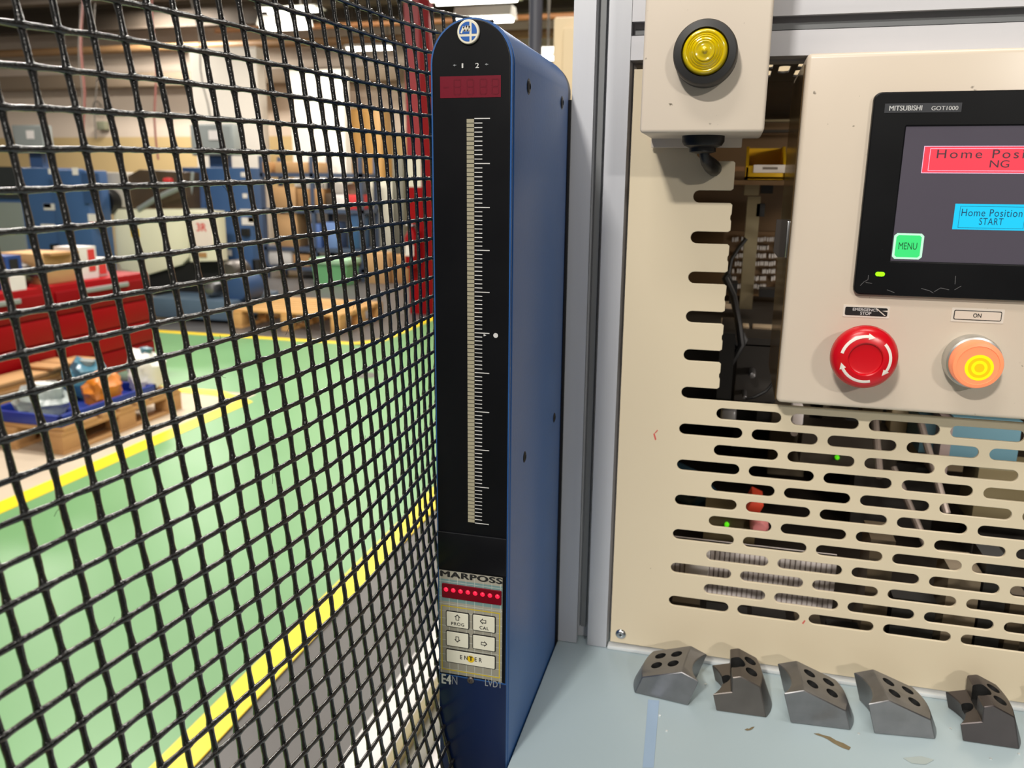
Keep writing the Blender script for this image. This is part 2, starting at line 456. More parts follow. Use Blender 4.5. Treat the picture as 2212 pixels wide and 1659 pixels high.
# ceiling lamps
M_TUBE = lit('lit_tube', (255, 250, 238), 14.0)
M_FIX = mat('white_lamp_housing', (225, 220, 210), rough=0.5)
def lamp(px, Y, lab, power=14):
    xm = (px[0] + px[2]) / 2
    x0, x1 = at(px[0], px[1], Y).x, at(px[2], px[1], Y).x
    z1, z0 = at(xm, px[1], Y).z, at(xm, px[3], Y).z
    t = thing('ceiling_lamp', ((x0 + x1) / 2, Y, z0), lab, 'lamp', 'fluorescent ceiling lamps')
    MB().prism([(x0, Y - 0.09, z1), (x0, Y + 0.09, z1), (x0, Y + 0.16, z0 + 0.02), (x0, Y - 0.16, z0 + 0.02)], (x1 - x0, 0, 0)).build('reflector', M_FIX, t)
    for s in (-0.07, 0.07):
        r = (z1 - z0) * 0.32
        MB().tube([(x0 + 0.03, Y + s, z0 + r * 0.6), (x1 - 0.03, Y + s, z0 + r * 0.6)], r, 10).build('lamp_tube', M_TUBE, t)
    for xx in (x0 + 0.1, x1 - 0.1):
        MB().tube([(xx, Y, z1), (xx, Y, HC)], 0.008, 6).build('hanger_rod', M_CABG, t)
lamp((565, 34, 664, 60), 11.2, 'ceiling lamp glowing behind the mesh above the white office wall')
lamp((988, 16, 1110, 44), 9.6, 'brightest ceiling lamp, right behind the top of the blue gauge')
lamp((750, 96, 850, 106), 13.0, 'dim distant ceiling lamp low over the honey-coloured cabinet')
lamp((566, 16, 690, 24), 8.2, 'lamp edge above the left glowing lamp at the top of the picture')
lamp((1168, 104, 1200, 126), 10.4, 'small bright lamp between the dark pole and the cream cabinet')
lamp((930, -8, 1120, 3), 7.0, 'lamp cut by the top edge over the blue gauge')

# ================================================================ background machines and stores
M_RED = mat('red_enamel', (146, 3, 12), rough=0.5, spec=0.2, var=0.06, scale=3)
M_REDD = mat('dark_red_enamel', (130, 3, 11), rough=0.5, spec=0.2, var=0.05)
M_MBLUE = mat('machine_blue', (58, 90, 136), rough=0.5, var=0.07, scale=3)
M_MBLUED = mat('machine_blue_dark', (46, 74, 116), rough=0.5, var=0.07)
M_GREYC = mat('cabinet_grey', (142, 148, 146), rough=0.5, var=0.04)
M_WHITE = mat('white_card', (230, 224, 220), rough=0.6)
M_CARD = mat('cardboard', (196, 154, 106), rough=0.7, var=0.06, scale=3)
M_CARD2 = mat('brown_cardboard', (176, 132, 84), rough=0.7, var=0.08, scale=3)
M_CREAMM = mat('cream_machine_cover', (240, 236, 208), rough=0.45, var=0.03)
M_WOOD = mat('pallet_wood', (212, 164, 100), rough=0.7, var=0.14, scale=3, stretch=(1, 8, 8))
M_WOOD2 = mat('pallet_wood_dark', (180, 138, 90), rough=0.75, var=0.16, scale=3, stretch=(8, 1, 8))
M_BROWNM = mat('oily_brown_metal', (84, 68, 52), rough=0.5, metal=0.3, var=0.3, scale=8)
M_STRED = mat('red_sticker', (214, 60, 60), rough=0.5)
M_STYEL = mat('yellow_sticker', (228, 190, 50), rough=0.5)

# red tool cabinets along the island edge (long sides face the aisle)
c0 = atz(345, 812, 0)
zt = at(262, 604, 4.75).z
for i, (ya, yb, lab) in enumerate(((c0.y - 0.92, c0.y, 'red tool cabinet nearest the green aisle with a grey handle'), (c0.y - 1.86, c0.y - 0.94, 'middle red tool cabinet behind the mesh, carton on top'), (c0.y - 2.9, c0.y - 1.88, 'leftmost red tool cabinet cut by the left edge of the picture'))):
    X1 = c0.x; X0 = X1 - 0.62
    t = thing('tool_cabinet', ((X0 + X1) / 2, (ya + yb) / 2, 0), lab, 'cabinet', 'red tool cabinets')
    box('body', M_RED, t, X0, X1 - 0.02, ya, yb, 0.11, zt, 0.01)
    nd = 4; hh = (zt - 0.16) / nd
    for k in range(nd):
        d = box('drawer', M_RED if k % 3 else M_REDD, t, X1 - 0.02, X1 - 0.002, ya + 0.02, yb - 0.02, 0.13 + k * hh, 0.13 + (k + 1) * hh - 0.012, 0.004)
        if k == nd - 1 and i < 2:
            box('handle', M_GREYC, d, X1 - 0.002, X1 + 0.016, ya + 0.25, yb - 0.25, 0.13 + (k + 0.72) * hh, 0.13 + (k + 0.72) * hh + 0.03, 0.004)
    for xx in (X0 + 0.08, X1 - 0.1):
        for yy in (ya + 0.08, yb - 0.08):
            MB().lathe([(0, -0.02), (0.055, -0.02), (0.055, 0.02), (0, 0.02)], (xx, yy, 0.055), (1, 0, 0), 14).build('wheel', M_BLACK, t)
Y1 = c0.y
def on_cab(name, lab, cat, px, X, m, d=0.3, bev=0.0):
    """stands on the cabinets: pixel rect px on the plane x=X seen along the aisle"""
    r0 = ray(px[0], px[3]); r1 = ray(px[2], px[3])
    ya = r0.y * X / r0.x; yb = r1.y * X / r1.x
    rt = ray((px[0] + px[2]) / 2, px[1]); zz = rt.z * X / rt.x + EYE
    o = thing(name, (X - d / 2, (ya + yb) / 2, zt), lab, cat)
    box('body', m, o, X - d, X, min(ya, yb), max(ya, yb), zt, max(zz, zt + 0.05), bev)
    return o, min(ya, yb), max(ya, yb), max(zz, zt + 0.05)
XT = c0.x - 0.1
o, ya, yb, zz = on_cab('carton', 'open brown cardboard carton on the red cabinets', 'box', (94, 545, 166, 604), XT, M_CARD, 0.34, 0.004)
box('flap', M_CARD2, o, XT - 0.001, XT + 0.06, ya + 0.02, yb - 0.02, zz - 0.012, zz + 0.004)
o, ya, yb, zz = on_cab('spray_bottle_box', 'white and red printed box standing on the red cabinets', 'box', (176, 532, 214, 604), XT, M_WHITE, 0.2)
box('red_print', M_STRED, o, XT, XT + 0.004, ya + (yb - ya) * 0.5, yb - 0.02, zt + 0.05, zz - 0.02)
o, ya, yb, zz = on_cab('towel_roll', 'white and red packet right of the printed box', 'box', (212, 556, 236, 606), XT - 0.02, M_WHITE, 0.18, 0.01)
box('red_print', M_STRED, o, XT - 0.02, XT - 0.014, ya + 0.02, yb - 0.02, zt + 0.02, zt + 0.1)
o, ya, yb, zz = on_cab('parts_bin', 'small dark blue bin on the leftmost red cabinet', 'bin', (14, 552, 50, 592), XT, mat('bin_blue', (36, 66, 130), rough=0.5), 0.2)
box('opening_shade', M_DARK, o, XT, XT + 0.004, ya + 0.03, yb - 0.03, zz - 0.1, zz - 0.02)  # dark plate on the solid bin, painting the shade of its mouth
o, ya, yb, zz = on_cab('motor', 'round grey motor lying between the blue bin and the carton', 'motor', (52, 566, 84, 600), XT, M_STEELD, 0.18, 0.06)
MB().lathe([(0, 0), (0.03, 0), (0.03, 0.08), (0, 0.08)], (XT, (ya + yb) / 2, zt + 0.09), (1, 0, 0), 16).build('shaft', M_STEEL, o)
o, ya, yb, zz = on_cab('paper_sheet', 'white paper block on the left end of the red cabinets', 'paper', (22, 596, 56, 612), XT + 0.07, M_WHITE, 0.065)
box('top_sheet', M_WHITE, o, XT + 0.01, XT + 0.065, ya + 0.01, yb - 0.01, zz, zz + 0.004)

# near pallet with a blue tray and bags
def pallet(x0, x1, y0, y1, lab, m1, m2, H=0.15, nb=7):
    t = thing('wooden_pallet', ((x0 + x1) / 2, (y0 + y1) / 2, 0), lab, 'pallet', 'wooden pallets on the floor')
    W, D = x1 - x0, y1 - y0
    # deck boards run along Y or X (short look along the aisle): boards along x
    bw = D / nb * 0.74
    for k in range(nb):
        yc = y0 + D * (k + 0.5) / nb
        box('deck_board', m1, t, x0, x1, yc - bw / 2, yc + bw / 2, H - 0.022, H + random.uniform(0, 0.003), 0.003)
    for xs_ in (x0, (x0 + x1) / 2 - 0.05, x1 - 0.1):
        box('stringer_board', m2, t, xs_, xs_ + 0.1, y0, y1, H - 0.045, H - 0.022, 0.002)
        box('bottom_board', m2, t, xs_, xs_ + 0.1, y0, y1, 0.0, 0.022, 0.002)
        for ys_ in (y0, (y0 + y1) / 2 - 0.07, y1 - 0.14):
            box('block', m2, t, xs_, xs_ + 0.1, ys_, ys_ + 0.14, 0.022, H - 0.045, 0.003)
    return t
pr = atz(140, 985, 0)
pallet(pr.x - 0.74, pr.x, pr.y, pr.y + 1.0, 'worn pallet at the left island loaded with bags and a blue tray', M_WOOD2, M_WOOD2)
px1, py0 = pr.x, pr.y
M_TRAY = mat('blue_tray', (30, 52, 140), rough=0.4)
t = thing('plastic_tray', (px1 - 0.36, py0 + 0.45, 0.152), 'flat blue plastic tray at the pallet edge', 'tray')
bmk = MB(); bmk.box(px1 - 0.52, px1 - 0.02, py0 + 0.02, py0 + 0.8, 0.154, 0.162, 0.003)
bmk.build('tray_floor', M_TRAY, t)
for a in ((px1 - 0.52, px1 - 0.5, py0 + 0.02, py0 + 0.8), (px1 - 0.04, px1 - 0.02, py0 + 0.02, py0 + 0.8), (px1 - 0.52, px1 - 0.02, py0 + 0.02, py0 + 0.04), (px1 - 0.52, px1 - 0.02, py0 + 0.78, py0 + 0.8)):
    box('tray_rim', M_TRAY, t, *a, 0.16, 0.215, 0.003)
def bag(name, lab, c, r, m, m2, seed):
    rnd = random.Random(seed)
    t = thing(name, (c[0], c[1], c[2]), lab, 'bag', 'plastic bags on the near pallet')
    bm_ = bmesh.new(); bmesh.ops.create_icosphere(bm_, subdivisions=3, radius=1)
    ph = [rnd.uniform(0, 6) for _ in range(6)]
    for v in bm_.verts:
        k = 1 + 0.14 * math.sin(5 * v.co.x + ph[0]) * math.sin(6 * v.co.y + ph[1]) + 0.1 * math.sin(9 * v.co.z + ph[2] + 4 * v.co.x)
        v.co = Vector((v.co.x * r[0] * k, v.co.y * r[1] * k, max(v.co.z * k, -0.75) * r[2] + r[2] * 0.75)) + Vector(c)
    b_ = MB(); b_.bm.free(); b_.bm = bm_
    b_.build('bag_body', m, t)
    top = Vector((c[0] + 0.02, c[1], c[2] + r[2] * 1.62))
    MB().lathe([(r[0] * 0.5, -0.05), (r[0] * 0.3, -0.02), (r[0] * 0.4, 0.015), (r[0] * 0.2, 0.02), (0, 0.015)], top, (0.1, 0.1, 1), 12).build('tied_neck', m2, t)
M_BAGC = mat('clear_bag', (150, 160, 158), rough=0.25, var=0.25, scale=14, bump=0.6, bscale=20)
M_BAGT = mat('teal_bag', (60, 110, 130), rough=0.3, var=0.3, scale=12, bump=0.6, bscale=20)
M_BAGO = mat('orange_bag', (206, 120, 34), rough=0.4, var=0.2, scale=10, bump=0.5, bscale=20)
M_BAGW = mat('white_bag', (232, 228, 222), rough=0.4, var=0.08, bump=0.4, bscale=20)
bag('clear_bag', 'crumpled clear plastic bag in the blue tray', (px1 - 0.3, py0 + 0.2, 0.163), (0.15, 0.14, 0.1), M_BAGC, M_BAGW, 1)
bag('teal_bag', 'teal film bag behind the orange bag', (px1 - 0.36, py0 + 0.6, 0.163), (0.12, 0.13, 0.13), M_BAGT, M_BAGC, 2)
bag('orange_bag', 'orange plastic bag in the blue tray', (px1 - 0.14, py0 + 0.49, 0.163), (0.09, 0.12, 0.11), M_BAGO, M_BAGW, 3)
bag('white_sack', 'white sack at the back of the near pallet', (px1 - 0.14, py0 + 0.86, 0.153), (0.1, 0.12, 0.16), M_BAGW, M_BAGT, 4)
t = thing('plank_stack', (px1 - 0.63, py0 + 0.4, 0.153), 'stack of bare wooden planks left of the blue tray', 'planks')
for k in range(7):
    box('plank', M_WOOD if k % 2 else M_WOOD2, t, px1 - 0.735 + 0.01 * (k % 3), px1 - 0.54 - 0.012 * (k % 2), py0 - 0.12, py0 + 0.75 + 0.03 * k, 0.153 + k * 0.025, 0.175 + k * 0.025, 0.003)
for k in range(2):
    box('plank', M_CARD2, t, px1 - 0.73, px1 - 0.5, py0 + 0.5 + k * 0.14, py0 + 0.62 + k * 0.14, 0.332, 0.35, 0.003)

# far pallet
fp = atz(735, 722, 0)
pallet(fp.x - 1.2, fp.x, fp.y, fp.y + 1.05, 'clean empty pallet on the grey floor by the far yellow line', M_WOOD, M_WOOD, H=0.19, nb=8)

# blue machining centre at the left
def put(t, name, px, Y, d, m, bev=0.0, label=None): return pbox(name, m, t, px, Y, d, bev, label)
Y = 7.6
a = at(50, 600, Y)
t = thing('machining_centre', (at(90, 500, Y).x, Y, 0), 'blue machine tool with grey door at the far left', 'machine')
x0, x1 = at(-60, 480, Y).x, at(214, 480, Y).x
box('cabinet_body', M_MBLUE, t, x0, at(122, 480, Y).x, Y, Y + 0.5, 0, at(60, 362, Y).z, 0.01)
box('side_column', M_MBLUE, t, at(140, 480, Y).x, x1, Y - 0.12, Y + 0.2, 0, at(180, 368, Y).z, 0.01)
put(t, 'grey_door', (-40, 437, 50, 548), Y - 0.03, 0.03, M_GREYC)
put(t, 'dark_window', (-40, 360, 38, 428), Y - 0.02, 0.02, mat('dark_glass', (40, 44, 46), rough=0.15))
put(t, 'vent_panel', (178, 374, 214, 440), Y - 0.14, 0.02, M_MBLUED)
for px, mm in (((94, 440, 132, 454), M_WHITE), ((94, 440, 110, 449), M_STRED), ((122, 456, 138, 466), M_STYEL), ((88, 484, 118, 490), M_WHITE)):
    put(t, 'sticker', px, Y - 0.006, 0.004, mm)
for px, mm in (((104, 364, 112, 376), M_WHITE), ((156, 362, 168, 378), M_WHITE), ((190, 462, 212, 480), M_WHITE), ((194, 480, 212, 486), M_STRED)):
    put(t, 'sticker', px, Y - 0.126, 0.004, mm)
put(t, 'black_hose_box', (108, 528, 126, 548), Y - 0.1, 0.1, M_BLACK)
# grey wall cabinets
for px, Y_, lab in (((28, 270, 96, 330), 12.4, 'grey electrical cabinet on the far left of the back wall'), ((412, 268, 504, 336), 11.0, 'grey electrical cabinet above the blue column machine')):
    t = thing('electrical_cabinet', at((px[0] + px[2]) / 2, px[3], Y_), lab, 'electrical cabinet', 'grey electrical cabinets')
    put(t, 'housing', px, Y_, 0.2, M_GREYC, 0.01)
    w_ = px[2] - px[0]; h_ = px[3] - px[1]
    put(t, 'door_leaf', (px[0] + w_ * .06, px[1] + h_ * .06, px[2] - w_ * .06, px[3] - h_ * .06), Y_ - 0.015, 0.015, M_GREYC)
    put(t, 'label_plate', (px[0] + w_ * .42, px[1] + h_ * .2, px[0] + w_ * .66, px[1] + h_ * .5), Y_ - 0.026, 0.006, M_WHITE)
    MB().box(at(px[0] + w_ * .3, 300, Y_).x, at(px[0] + w_ * .7, 300, Y_).x, Y_ + 0.1, Y_ + 0.25, 0, at(300, px[3], Y_).z + 0.01).build('stand', M_MBLUED, t)
t = thing('wall_box', at(218, 272, 13.6), 'small green-grey wall box with a cable loop above', 'box')
put(t, 'cover', (208, 262, 226, 280), 13.75, 0.14, mat('sage_grey', (140, 140, 116), rough=0.6), 0.01)
lp = at(210, 232, 13.75)
MB().tube([lp + Vector((0.09 * math.cos(a_ * .5), 0, 0.11 * math.sin(a_ * .5))) for a_ in range(0, 12)], 0.012, 6).build('cable_loop', M_CABG, t)

# lathe with cream cover
Y = 7.9
t = thing('lathe', (at(360, 600, Y).x, Y, 0), 'lathe with big cream splash cover and blue base', 'machine')
def poly_px(name, m, pts, Y, d, label=None):
    return MB().prism([at(x, y, Y) for x, y in pts], (0, d, 0), bev=0.01).build(name, m, t, label)
poly_px('splash_cover', M_CREAMM, [(243, 452), (408, 452), (408, 556), (392, 572), (318, 594), (262, 582), (252, 560)], Y, 0.35)
poly_px('control_panel', M_CREAMM, [(408, 454), (462, 456), (470, 564), (410, 566)], Y - 0.08, 0.2)
put(t, 'sign_plate', (414, 474, 458, 534), Y - 0.09, 0.01, mat('pink_white_card', (240, 224, 214), rough=0.6))
text('sign_lettering', '3R', M_STRED, t, px=(424, 482, 446, 500), Y=Y - 0.091, bold=0.02)
put(t, 'yellow_label', (283, 494, 300, 512), Y - 0.006, 0.005, M_STYEL)
put(t, 'brown_label', (428, 546, 446, 556), Y - 0.088, 0.005, M_CARD2)
poly_px('belt_drum', M_BROWNM, [(268, 384), (300, 366), (400, 372), (404, 450), (272, 450)], Y + 0.1, 0.6)
MB().tube([at(300, 452, Y), at(338, 428, Y - .02), at(392, 404, Y - .05)], 0.03, 8).build('angled_arm', M_GREYC, t)
put(t, 'headstock', (216, 372, 272, 448), Y + 0.05, 0.6, mat('pale_grey_paint', (186, 178, 168), rough=0.5), 0.02)
MB().lathe([(0, -0.08), (0.14, -0.08), (0.14, 0.3), (0, 0.3)], at(234, 436, Y), (0, 1, 0), 20).build('spindle', M_BLACK, t)
put(t, 'red_cap', (350, 384, 368, 396), Y + 0.05, 0.1, M_STRED, 0.02)
put(t, 'gap_shade', (322, 566, 476, 642), Y + 0.05, 0.5, M_DARK)  # solid dark block put in for the shade under the cover
zb = at(420, 642, Y - 0.3).z
MB().box(at(344, 680, Y - 0.3).x, at(520, 680, Y - 0.3).x, Y - 0.45, Y + 0.5, 0.03, zb, 0.02).build('base', mat('blue_grey_base', (84, 104, 124), rough=0.5, var=0.1), t)
MB().lathe([(0, -0.02), (0.1, 0), (0.13, 0.06), (0.13, 0.25), (0, 0.25)], at(492, 590, Y - 0.3), (0, 1, 0), 20).build('motor', M_STEELD, t)
MB().lathe([(0, -0.03), (0.13, 0), (0.17, 0.08), (0.17, 0.3), (0, 0.3)], at(508, 624, Y - 0.3), (0, 1, 0), 20).build('pump', M_MBLUED, t)
MB().lathe([(0, -0.03), (0.06, 0), (0.08, 0.04), (0.08, 0.2), (0, 0.2)], at(450, 626, Y - 0.35), (0, 1, 0), 16).build('coupling', M_STEEL, t)
Y = 8.3
t = thing('column_machine', (at(480, 600, Y).x, Y, 0), 'tall blue machine column right of the cream lathe cover', 'machine')
box('column', M_MBLUE, t, at(452, 450, Y).x, at(540, 450, Y).x, Y, Y + 0.25, 0, at(500, 362, Y).z, 0.01)
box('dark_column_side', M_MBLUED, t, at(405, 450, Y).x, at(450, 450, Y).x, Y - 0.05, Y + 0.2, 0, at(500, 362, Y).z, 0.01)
for px, mm in (((520, 372, 534, 382), M_WHITE), ((522, 470, 548, 486), M_WHITE), ((536, 470, 548, 480), M_STYEL), ((484, 540, 500, 552), M_WHITE), ((518, 452, 546, 460), M_WHITE), ((524, 418, 534, 428), M_WHITE)):
    put(t, 'sticker', px, Y - 0.006, 0.005, mm)
put(t, 'switch_box', (520, 494, 536, 510), Y - 0.05, 0.05, M_BLACK)
MB().tube([at(416, 372, Y - .2), at(410, 440, Y - .2), at(402, 560, Y - .2), at(398, 640, Y - .2)], 0.018, 8).build('air_hose', M_GREYC, t)
MB().tube([at(556, 560, Y - .1), at(560, 600, Y - .1), at(556, 660, Y - .1), at(560, 690, Y - .1)], 0.06, 8).build('dark_hose', M_BLACK, t)

# storage rack with boxes
Y = 11.45
t = thing('storage_rack', (at(690, 500, Y).x, Y, 0), 'dark blue storage rack with crowded shelves at the back', 'rack')
M_RACK = mat('rack_blue', (70, 82, 104), rough=0.5)
xr0, xr1 = at(566, 480, Y).x, at(784, 480, Y).x
for x_ in (xr0, (xr0 + xr1) / 2, xr1 - 0.06):
    for y_ in (Y, Y + 0.54):
        box('post', M_RACK, t, x_, x_ + 0.06, y_, y_ + 0.06, 0, at(700, 352, Y).z + 0.1)
SH = []
for ypx in (374, 452, 536, 578):
    z_ = at(700, ypx, Y).z
    box('shelf', M_RACK, t, xr0, xr1, Y, Y + 0.6, z_ - 0.06, z_)
    SH.append(z_)
def stock(name, lab, cat, px, k, m, d=0.35, off=0.02, bev=0.008, grp=None):
    x0, x1 = at(px[0], 470, Y + off).x, at(px[1], 470, Y + off).x
    z0 = SH[k]; z1 = z0 + max(0.06, at(700, px[2], Y).z - z0)
    o = MB().box(x0, x1, Y + off, Y + off + d, z0, z1, bev).build(name, m, None)
    return tag(o, lab, cat, grp)
stock('carton', 'pale brown carton on the second rack shelf, left end', 'box', (590, 640, 404), 1, M_CARD)
stock('carton', 'wide brown carton beside the pale carton on the second rack shelf', 'box', (644, 700, 408), 1, M_CARD2)
stock('white_carton', 'small white carton on the second rack shelf', 'box', (724, 746, 420), 1, M_WHITE)
stock('red_carton', 'small red carton on the second rack shelf', 'box', (752, 776, 420), 1, M_STRED)
stock('carton', 'tall brown carton on the third rack shelf', 'box', (596, 640, 464), 2, M_CARD)
stock('carton', 'dark carton at the left end of the top rack shelf', 'box', (566, 590, 350), 0, M_CARD2)
stock('carton', 'long low carton on the top rack shelf', 'box', (600, 690, 350), 0, M_CARD)
stock('blue_tote', 'small blue tote on the third rack shelf', 'tote', (668, 690, 484), 2, mat('tote_blue', (84, 110, 168), rough=0.5))
stock('blue_tote', 'pale blue tote right of the small blue tote', 'tote', (700, 726, 480), 2, mat('tote_pale', (112, 138, 190), rough=0.5))
stock('blue_drum', 'bright blue drum on the third rack shelf, right end', 'drum', (750, 776, 462), 2, mat('drum_blue', (50, 86, 126), rough=0.5), bev=0.03)
stock('machine_part', 'dark machine part on the second rack shelf', 'part', (704, 722, 418), 1, M_BROWNM, bev=0.02)
stock('machine_part', 'dark machine part on the lowest rack shelf', 'part', (668, 740, 556), 3, M_BROWNM, bev=0.02)
stock('white_sack', 'white sack sagging on the lowest rack shelf', 'sack', (572, 626, 540), 3, M_BAGW, bev=0.06)
stock('brown_crate', 'brown crate below the white sack end of the rack', 'crate', (628, 664, 552), 3, M_CARD2)
stock('pink_bag', 'pinkish bag lying on the second rack shelf edge', 'bag', (748, 768, 396), 1, mat('pink_bag', (222, 170, 140), rough=0.5), d=0.2, off=0.45, bev=0.04)
# honey-coloured cabinet
Y = 12.9
t = thing('tall_cabinet', (at(788, 300, Y).x, Y, 0), 'tall honey-coloured cabinet beside the white office wall', 'cabinet')
M_HONEY = mat('honey_wood', (190, 146, 84), rough=0.4, var=0.08, stretch=(6, 6, 1))
x0, x1, z1 = at(748, 300, Y).x, at(826, 300, Y).x, at(788, 234, Y).z
box('carcass', M_HONEY, t, x0, x1, Y, Y + 0.4, 0, z1, 0.01)
for k in range(2):
    d = box('door', M_HONEY, t, x0 + (x1 - x0) * (.02 + .49 * k), x0 + (x1 - x0) * (.49 + .49 * k), Y - 0.025, Y, 0.1, z1 - 0.05, 0.005)
    box('handle', M_STEEL, d, x0 + (x1 - x0) * (.44 + .1 * k), x0 + (x1 - x0) * (.46 + .1 * k), Y - 0.05, Y - 0.025, EYE + 0.4, EYE + 0.6)
# cream panel cabinet with grey edge, cartons, bin
Y = 12.25
t = thing('pale_cabinet', (at(826, 500, Y).x, Y, 0), 'pale cream cabinet with grey side right of the rack', 'cabinet')
Y = 12.25
box('front_panel', mat('pale_cream', (212, 208, 190), rough=0.5), t, at(798, 460, Y).x, at(848, 460, Y).x, Y, Y + 0.6, 0.0, at(822, 386, Y).z, 0.005)
box('side_post', mat('olive_grey', (110, 108, 96), rough=0.5), t, at(850, 460, Y).x, at(872, 460, Y).x, Y, Y + 0.6, 0, at(822, 340, Y).z, 0.005)
box('dark_upright', mat('grey_upright', (76, 76, 78), rough=0.5), t, at(778, 460, Y).x, at(797, 460, Y).x, Y + 0.05, Y + 0.6, 0, at(822, 386, Y).z, 0.005)
Y = 10.7
for px, lab in (((790, 546, 842, 612), 'light brown cardboard box on the floor left of the red column'), ((846, 552, 886, 612), 'darker cardboard box on the floor touching the red column')):
    p0, p1 = atz(px[0], px[3], 0), atz(px[2], px[3], 0)
    z1 = at(px[0], px[1], p0.y).z
    t = thing('cardboard_box', ((p0.x + p1.x) / 2, p0.y + 0.25, 0), lab, 'box', 'cardboard boxes on the floor')
    box('carton_body', M_CARD if px[0] < 800 else M_CARD2, t, p0.x, p1.x, p0.y, p0.y + 0.35, 0, z1, 0.006)
    box('tape_strip', M_CARD2, t, p0.x, p1.x, p0.y + 0.15, p0.y + 0.2, z1, z1 + 0.003)
p0, p1 = atz(712, 606, 0), atz(784, 610, 0)
zz = at(745, 556, p0.y).z
t = thing('waste_bin', ((p0.x + p1.x) / 2, p0.y - 0.2, 0), 'pale green plastic bin in front of the rack', 'bin')
M_BING = mat('green_plastic', (112, 176, 120), rough=0.4)
p0.y -= 0.55; p1.y -= 0.55
bmk = MB(); bmk.prism([(p0.x + 0.05, p0.y, 0), (p1.x - 0.05, p0.y, 0), (p1.x, p0.y, zz), (p0.x, p0.y, zz)], (0, 0.4, 0)); bmk.build('bin_body', M_BING, t)
box('bin_liner', mat('pale_green_liner', (170, 210, 170), rough=0.4), t, p0.x - 0.02, p1.x + 0.02, p0.y - 0.02, p0.y + 0.42, zz - 0.06, zz + 0.02, 0.01)

# red column
Y = 8.75
xa, xb, xc = at(878, 300, Y).x, at(910, 300, Y).x, at(932, 300, Y).x
t = thing('building_column', ((xa + xc) / 2, Y, 0), 'tall red painted steel column behind the mesh', 'column')
zc0 = at(900, 20, Y).z
M_COLR = mat('red_column_paint', (150, 34, 42), rough=0.45, var=0.06)
box('flange', M_COLR, t, xa, xb, Y, Y + 0.03, at(900, 342, Y).z, HC)
box('flange', mat('white_column_paint', (226, 220, 206), rough=0.5), t, xa, xb, Y, Y + 0.03, at(900, 404, Y).z, at(900, 342, Y).z, 0, 'white painted band')
box('flange', M_RED, t, xa, xb, Y, Y + 0.03, 0, at(900, 404, Y).z)
box('web', M_REDD, t, xb, xc, Y - 0.02, Y + 0.1, 0, HC)
t = thing('fire_extinguisher', at(888, 560, Y - 0.1), 'red fire extinguisher hanging on the red column', 'extinguisher')
e = at(890, 540, Y - 0.1)
MB().lathe([(0, -0.2), (0.07, -0.2), (0.08, -0.18), (0.08, 0.14), (0.05, 0.2), (0.025, 0.23), (0.025, 0.25), (0, 0.25)], e, (0, 0, 1), 20).build('cylinder', M_RED, t)
MB().tube([e + Vector((0, 0, 0.24)), e + Vector((0.05, -0.04, 0.28)), e + Vector((0.09, -0.05, 0.2)), e + Vector((0.09, -0.05, 0.0))], 0.012, 8).build('hose', M_BLACK, t)
box('label_plate', M_WHITE, t, e.x - 0.05, e.x + 0.05, e.y - 0.084, e.y - 0.078, e.z - 0.06, e.z + 0.06)
MB().tube([e + Vector((-0.06, 0, 0.27)), e + Vector((0.06, 0, 0.27))], 0.012, 8).build('lever', M_STEEL, t)

# dark pole and cream cabinet behind the gauge
Y = 2.6
xm = at(1157, 60, Y).x
t = thing('dark_pole', (xm, Y, 0), 'dark grey round pole rising behind the blue gauge', 'pole')
MB().tube([(xm, Y, 0.02), (xm, Y, HC)], (at(1171, 60, Y).x - at(1143, 60, Y).x) / 2, 20).build('pole_tube', mat('slate_paint', (70, 72, 84), rough=0.45), t)
MB().lathe([(0, 0), (0.09, 0), (0.09, 0.015), (0, 0.015)], (xm, Y, 0.002), (0, 0, 1), 20).build('base_flange', M_BLACK, t)
Y = 2.3
x0 = at(1195, 100, Y).x; z1 = at(1215, 36, Y).z
t = thing('power_cabinet', (x0 + 0.7, Y + 0.2, 0), 'tall cream power cabinet standing behind the machine', 'cabinet')
M_CREAMB = mat('warm_cream_cabinet', (222, 200, 164), rough=0.5)
box('housing', M_CREAMB, t, x0, x0 + 1.4, Y, Y + 0.45, 0.0, z1, 0.006)
for k in range(2):
    d = box('door', M_CREAMB, t, x0 + 0.03 + 0.68 * k, x0 + 0.69 + 0.68 * k, Y - 0.02, Y, 0.1, z1 - 0.03, 0.004)
    box('handle', M_BLACK, d, x0 + 0.6 + 0.16 * k, x0 + 0.63 + 0.16 * k, Y - 0.05, Y - 0.02, EYE - 0.2, EYE - 0.05)

# low white cabinet at the foot of the guard
zW = EYE - 0.9
xw0, xw1 = atz(720, 1659, zW).x, atz(826, 1655, zW).x
t = thing('low_cabinet', ((xw0 + xw1) / 2, 1.3, 0), 'low white cabinet along the foot of the mesh guard', 'cabinet')
M_WTOP = mat('white_enamel', (196, 193, 194), rough=0.4, var=0.03, specks=(150, 146, 140), speck_scale=20, speck_at=0.75)
box('body', M_WTOP, t, xw0, xw1, 0.5, 2.2, 0.0, zW, 0.006)
box('olive_edge_rail', mat('olive_rail', (128, 118, 84), rough=0.5), t, xw1, xw1 + 0.016, 0.5, 2.2, 0, zW + 0.004, 0.002)
box('grey_ledge', mat('oily_grey', (110, 108, 100), rough=0.4, var=0.5, scale=9), t, xw1 + 0.016, xw1 + 0.05, 0.5, 2.2, 0, zW - 0.02, 0.002)
box('inner_ledge', M_WTOP, t, xw1 + 0.05, -0.22, 0.5, 2.2, 0, zW - 0.03, 0.002)

# ================================================================ the machine
YP = 0.60                                # front plane of the panel and the frame
ZT = EYE - 0.3665                        # table top
